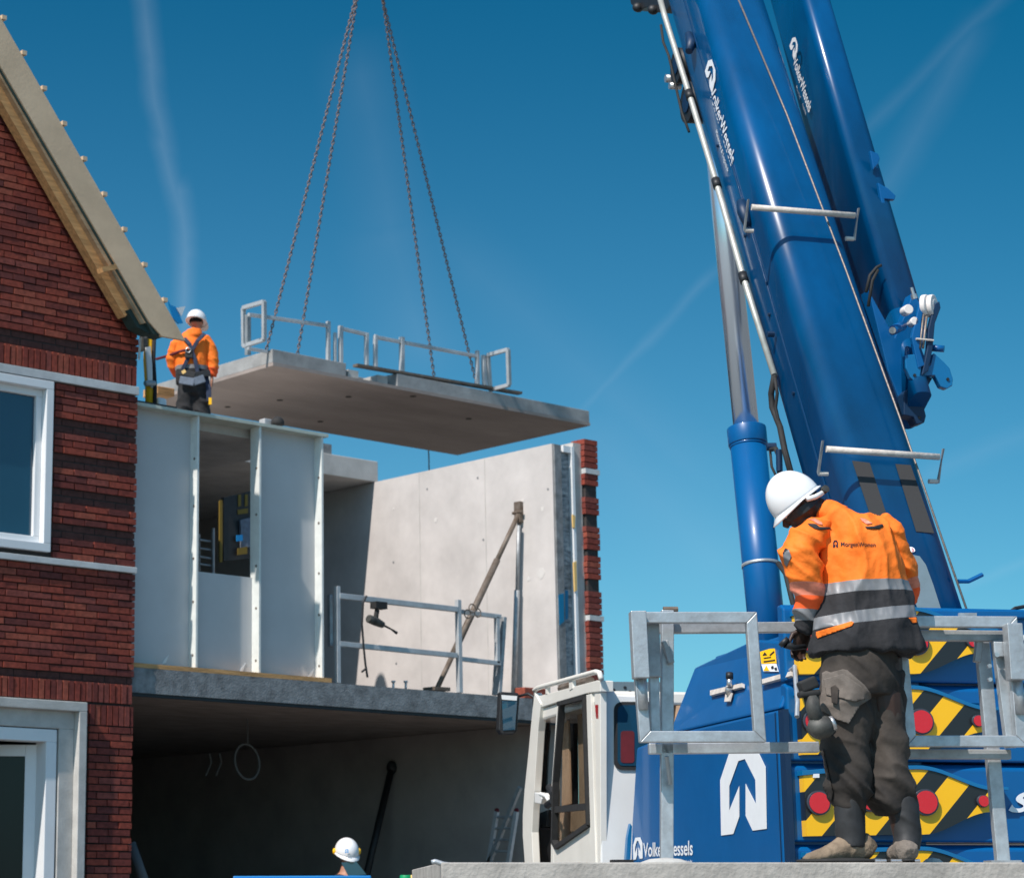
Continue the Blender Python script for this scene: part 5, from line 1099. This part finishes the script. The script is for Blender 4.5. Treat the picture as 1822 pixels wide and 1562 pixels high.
# tool hanging from the belt, spanner in the hand
t_ = empty('impact_driver', w(1445, 1300, -.16), 'scuffed cordless impact driver hanging at the worker’s left thigh', 'power tool')
b = MB(); c = w(1437, 1222, -.17); b.obox(w(1422, 1224, -.17), w(1452, 1212, -.17), Up, .055, .075); b.obox(w(1420, 1236, -.17), w(1458, 1232, -.17), Up, .03, .07); b.build('battery_pack', 'rubber', t_, bevel=.012, seg=3)
b = MB(); b.tube([w(1443, 1238, -.17), w(1447, 1262, -.17), w(1456, 1285, -.17)], [.036, .032, .036], 12); b.build('grip', 'tool_body', t_, smooth='auto')
b = MB(); b.tube([w(1443, 1305, -.17), w(1450, 1298, -.17), w(1468, 1292, -.17), w(1478, 1288, -.17)], [.03, .05, .052, .04], 14); b.build('motor_housing', 'tool_body', t_, smooth='auto')
b = MB(); b.cyl(w(1478, 1288, -.18), w(1484, 1286, -.18), .035, 14); b.build('nose_ring', 'silver', t_, smooth='auto')
b = MB(); b.tube([w(1432, 1150, .08), w(1412, 1152, .06), w(1398, 1145, .05)], [.012, .014, .022], 10); b.cyl(w(1398, 1145, .05), w(1392, 1139, .05), .026, 12); tag(b.build('ratchet_wrench', 'black', smooth='auto'), 'black ratchet wrench held in the bending worker’s left hand', 'wrench')
# bolts and litter at his feet
for u in (1562, 1572, 1590, 1600, 1632):
    p = PH(u, 1532, 10.05); p.z = 1.262; b = MB(); b.cyl(p+Up*.008-Rt*.012, p+Up*.008+Rt*.012, .008, 10); tag(b.build('loose_bolt', 'silver'), 'small shiny bolt lying by the boots on the pale slab', 'bolt', 'loose bolts on the foreground slab')

# ---- worker on the upper slab behind the panel
hw = Hh.dot(V((15.35, 20.7, 0))); P2, w = person('w', 'worker in orange jacket, dark harness and white helmet standing above the grey wall panel', 345, 806, hw, 146.)
b = MB()
b.loft([(w(346, 690), .15, .11), (w(345, 650), .15, .12), (w(342, 610), .17, .12), (w(343, 598), .10, .08), (w(349, 586), .055, .055), (w(351, 578), .055, .06)], A_)
for s in (-1, 1): b.loft([(w(344+s*10, 690), .09, .09), (w(344+s*12, 740), .07, .07), (w(344+s*13, 795), .05, .05)], A_, 12); b.loft([(w(344+s*12, 796, .02), .045, .05), (w(344+s*12, 804, -.06), .045, .03)], Up, 12)
b.loft([(w(321, 610), .05, .05), (w(310, 645, .05), .045, .045), (w(317, 668, .18), .035, .035)], A_, 12); b.loft([(w(366, 608), .05, .05), (w(377, 640), .045, .045), (w(377, 668, .02), .035, .035)], A_, 12)
c2 = w(350, 572); f2 = Hh*.8+Rt*.5-Up*.25; head(b, c2, f2, Up)
hand(b, w(377, 672, .02), -Up*1.0, Hh, -Rt, 1.0, .5); hand(b, w(317, 668, .18), Rt*.8+Hh*.5, Up, -Hh, 1.0, .5)
body2 = remesh(b, 'body', 'skin', P2, vox=.011, smooth=2)
b = MB(); b.ball(c2-f2.normalized()*.01+Up*.01, (Hh*.095, Rt*.085, Up*.10), 18, 0, -.35); b.build('hair', 'hair', P2, smooth=True)
helmet(w(350, 570), f2, Up+Hh*.15, .125, P2, peak=.05)
b = MB(); b.loft([(w(341, 684), .19, .15), (w(341, 672), .195, .155), (w(341, 650), .20, .15), (w(341, 625), .215, .145), (w(342, 608), .20, .13), (w(344, 598), .13, .10), (w(347, 589), .085, .085)], A_, 24); b.loft([(w(346, 606, -.02), .08, .07), (w(347, 596, -.05), .10, .09), (w(346, 587, -.04), .085, .08)], A_, 18)
ctz = [(w(340, 660), Up), (w(340, 653), Up)]
def j2(p): return 0 if p.z > ctz[1][0].z else (1 if p.z > ctz[0][0].z else 2)
jk2 = remesh(b, 'jacket', ['orange', 'reflect', 'cloth_dark'], P2, vox=.014, amp=.016, sc=1, cuts=(ctz, j2), fold=(6, 3, 2))
for pts in ([(324, 603, 0), (313, 618, 0), (307, 640, .03), (310, 655, .08), (316, 668, .15)], [(362, 603, 0), (371, 615, 0), (377, 635, .0), (379, 652, 0), (377, 670, .02)]):
    b = MB(); q = [w(*p) for p in pts]; b.loft([(x, r, r) for x, r in zip(q, (.08, .085, .078, .07, .055))], A_, 16)
    cz = w(377, 655); remesh(b, 'sleeve', ['orange', 'orange_red'], P2, vox=.013, amp=.014, sc=1, cuts=([(cz, Up)], lambda p: 0 if p.z > cz.z else 1), fold=(4, 10, 5))
b = MB(); b.loft([(w(345, 664), .175, .14), (w(345, 690), .19, .15), (w(344, 704), .18, .14)], A_, 20)
for s in (-1, 1): b.loft([(w(345+s*13, 690), .11, .12), (w(344+s*15, 740), .10, .10), (w(344+s*15, 785), .08, .08), (w(344+s*15, 800), .07, .07)], A_, 16)
remesh(b, 'trousers', 'trouser_navy', P2, vox=.014, amp=.02, sc=1, fold=(5, 7, 4))
for s in (-1, 1):
    b = MB(); b.loft([(w(344+s*15, 790, .0), .07, .07), (w(344+s*15, 802, 0), .07, .07)], A_, 14); b.loft([(w(344+s*15, 802, -.08), .05, .04), (w(344+s*15, 802, .18), .05, .04)], Up, 12); remesh(b, 'boot', 'boot_black', P2, vox=.014)
def strap(pts, wd, name, m, parent, th=.02): 
    b = MB(); q = [w(*p) for p in pts]
    for i in range(len(q)-1): b.obox(q[i], q[i+1]+(q[i+1]-q[i])*.08, Rt if abs((q[i+1]-q[i]).normalized().z) > .5 else Up, wd, th)
    return b.build(name, m, parent, bevel=.004)
har = strap([(364, 594, -.13), (352, 606, -.17), (341, 624, -.17), (326, 655, -.16)], .045, 'harness', 'harness', P2)
strap([(328, 602, -.13), (337, 612, -.165), (347, 640, -.17), (352, 664, -.17)], .045, 'harness_strap', 'harness', har)
strap([(336, 622, -.17), (336, 636, -.18)], .09, 'back_plate', 'rubber', har, .03)
b = MB(); c = w(335, 623, -.20); b.tube([c+Rt*.03*math.cos(a)+Up*.03*math.sin(a) for a in [i*math.pi/6 for i in range(12)]], .006, 6, closed=True); b.build('ring', 'silver', har)
strap([(319, 662, -.165), (345, 668, -.18), (372, 664, -.15)], .07, 'tool_belt', 'black', P2, .04); strap([(320, 676, -.16), (344, 680, -.18), (362, 674, -.16)], .09, 'back_support', 'belt_grey', P2, .05)
strap([(366, 668, -.1), (371, 690, -.12), (372, 712, -.12)], .06, 'leg_strap', 'harness', P2); b = MB(); b.obox(w(374, 708, -.13), w(374, 720, -.13), Rt, .035, .03); b.build('belt_tool', 'yellow', P2)
b = MB(); b.obox(w(324, 664, -.18), w(330, 660, -.18), Up, .04, .03); b.build('belt_clip', 'amber', P2)
b = MB(); b.tube([w(278, 639, .1), w(300, 633, .0), w(318, 626, -.15), w(334, 622, -.18)], .018, 8); tag(b.build('safety_rope', 'red_dark', smooth=True), 'dark red safety rope tied from the yellow post to the worker’s harness', 'rope')
# ---- third worker, only the head shows above the bottom edge
h3 = Hh.dot(V((15.7, 17.6, 0))); P3, w = person('w', 'worker with white helmet and dark visor peeking up at the bottom edge', 617, 1782, h3, 168.)
b = MB(); c3 = w(618, 1520); f3 = -Hh*.85+Rt*.35-Up*.35
head(b, c3, f3, Up, 1.0)
b.loft([(w(617, 1650), .15, .11), (w(617, 1600), .16, .11), (w(617, 1562), .17, .11), (w(617, 1552), .08, .07), (w(617, 1540), .055, .055), (w(617, 1528), .055, .055)], A_)
for s in (-1, 1): b.loft([(w(617+s*22, 1565), .05, .05), (w(617+s*28, 1610), .045, .045), (w(617+s*24, 1650, -.1), .035, .035)], A_, 12); hand(b, w(617+s*24, 1650, -.1), -Up-Hh*.3, -Rt*s, Rt*s*-1, 1, .5); b.loft([(w(617+s*14, 1640), .09, .09), (w(617+s*15, 1710), .07, .07), (w(617+s*15, 1770), .05, .05)], A_, 12); b.loft([(w(617+s*15, 1776, .05), .045, .04), (w(617+s*15, 1778, -.15), .045, .03)], Up, 12)
body3 = remesh(b, 'body', 'skin', P3, vox=.012, smooth=2); eyes(c3, f3, Up, body3)
h_ = helmet(w(617, 1514), f3, Up, .135, P3, peak=.03)
for s in (-1, 1): b = MB(); p = w(617+s*22, 1514, -.02); b.ball(p, (Rt*.02, Hh*.03, Up*.035), 10); b.build('ear_muff', 'yellow', h_, smooth=True)
b = MB(); p = w(619, 1513, -.148); 
logo(w(614, 1517, -.17), w(620, 1517, -.17), w(614, 1510, -.17), 'flag_blue', 'emblem', h_)
b = MB(); b.prism([w(u, v, -.13) for u, v in ((607, 1534), (633, 1531), (652, 1555), (620, 1558))], Hh*-.012); b.build('visor', 'glass_win', P3)
b = MB(); b.loft([(w(617, 1652), .19, .15), (w(617, 1600), .20, .15), (w(617, 1568), .20, .14), (w(617, 1556), .12, .10)], A_, 20)
for s in (-1, 1): b.loft([(w(617+s*24, 1564), .08, .08), (w(617+s*30, 1610), .07, .07), (w(617+s*26, 1645, -.08), .06, .06)], A_, 14)
remesh(b, 'jacket', 'cloth_dark', P3, vox=.016, amp=.012, sc=1, fold=(5, 6, 3))
b = MB()
for s in (-1, 1): b.loft([(w(617+s*12, 1645), .12, .12), (w(617+s*15, 1710), .10, .10), (w(617+s*15, 1768), .08, .08)], A_, 14)
remesh(b, 'trousers', 'trouser_navy', P3, vox=.016, amp=.01, sc=1, fold=(5, 6, 3))
for s in (-1, 1):
    b = MB(); b.loft([(w(617+s*15, 1765), .07, .07), (w(617+s*15, 1776), .07, .07)], A_, 14); b.loft([(w(617+s*15, 1776, .08), .05, .04), (w(617+s*15, 1777, -.18), .05, .035)], Up, 12); remesh(b, 'boot', 'boot_black', P3, vox=.014)

# ============================================================ SMALL THINGS
t_ = empty('safety_post', onY(265, 718, 18.6), 'yellow padded safety post with tape standing behind the brick house eave', 'post')
b = MB(); b.tube([onY(u, v, 18.75) for u, v in ((268, 735), (267, 690), (264, 640), (267, 590), (266, 560))], .055, 14); b.build('post_tube', 'yellow', t_, smooth='auto')
b = MB(); b.tube([onY(u, v, 18.68) for u, v in ((275, 730), (276, 690), (273, 640), (275, 585))], .022, 8); b.build('strap', 'cloth_dark', t_, smooth=True)
b = MB(); b.prism([onY(u, v, 18.66) for u, v in ((260, 618), (268, 616), (271, 650), (272, 690), (264, 680), (262, 650))], (0, .02, 0)); b.build('tape', 'tape_white', t_)
b = MB(); b.tube([onY(258, 682, 18.66), onY(275, 682, 18.66)], .03, 8); b.build('clamp', 'galv_dull', t_)
b = MB(); b.prism([onY(u, v, 18.7) for u, v in ((254, 585), (262, 583), (264, 618), (256, 625))], (0, .06, 0)); b.build('bracket', 'tool_body', t_)
b = MB(); b.prism([onY(u, v, 18.9) for u, v in ((299, 535), (304, 543), (313, 546), (326, 575), (318, 576), (308, 566))], (0, .02, 0)); f = tag(b.build('site_flag', 'flag_blue'), 'small blue and white cloth flag fluttering beside the roof verge', 'flag')
b = MB(); b.prism([onY(u, v, 18.88) for u, v in ((314, 548), (330, 545), (323, 563))], (0, .012, 0)); b.build('flag_stripe', 'canvas_white', f)
p = onY(494, 753, 18.6); b = MB(); b.ball(p, (Rt*.075, Hh*.075, Up*.075), 18, 0, -.3); tag(b.build('black_cap', 'rubber', smooth=True), 'small black rounded cap resting behind the top plate of the wall panel', 'cap')
b = MB(); q = onY(477, 748, 18.65); b.box((q.x-.05, q.y, q.z-.05), (q.x+.06, q.y+.1, q.z+.02)); tag(b.build('grey_block', 'galv_far', bevel=.01), 'small pale block beside the black cap on the panel top', 'block')
b = MB(); q = onY(290, 712, 18.7); b.box((q.x-.06, q.y, q.z-.08), (q.x+.06, q.y+.12, q.z+.03)); tag(b.build('white_bucket', 'canvas_white', bevel=.03, seg=3), 'small white container on the panel top beside the yellow post', 'container')
b = MB(); q = onY(292, 688, 21.2); b.box((q.x-.1, q.y, q.z-.1), (q.x+.16, q.y+.3, q.z)); tag(b.build('timber_block', 'timber', bevel=.01), 'orange timber block lying on the slab behind the yellow post', 'block')
a_ = PH(415, 1559, 19); t_ = empty('blue_skip', a_, 'blue open container edge at the bottom of the picture left of the third worker', 'container')
c_ = PH(660, 1558, 19); b = MB(); L0 = V((a_.x, a_.y, 0)); dX = V((c_.x-a_.x, c_.y-a_.y, 0)); H0 = a_.z
for o0, vx, vy, hh in ((L0, dX, Hh*.04, H0), (L0+Hh*1.2, dX, Hh*.04, H0), (L0, Rt*.04, Hh*1.24, H0), (L0+dX-Rt*.04, Rt*.04, Hh*1.24, H0)):
    b.prism([o0+Up*.1, o0+vx+Up*.1, o0+vx+vy+Up*.1, o0+vy+Up*.1], Up*(hh-.1))
b.build('tub', 'bin_blue', t_); b = MB(); b.obox(a_-Hh*.03-Up*.02, c_-Hh*.03-Up*.02, Up, .05, .07); b.build('rim', 'bin_blue', t_, bevel=.01)
for u, m, cc in ((722, 'green', 'green'), (739, 'amber', 'yellow')):
    p = PH(u, 1556, 17.5); b = MB(); b.cyl(V((p.x, p.y, 0)), p-Up*.05, .09, 18); b.cyl(p-Up*.05, p, .05, 18, r2=.045); tag(b.build('canister', m, smooth='auto', bevel=.005), cc+' capped canister at the bottom edge left of the foreground slab', 'canister')
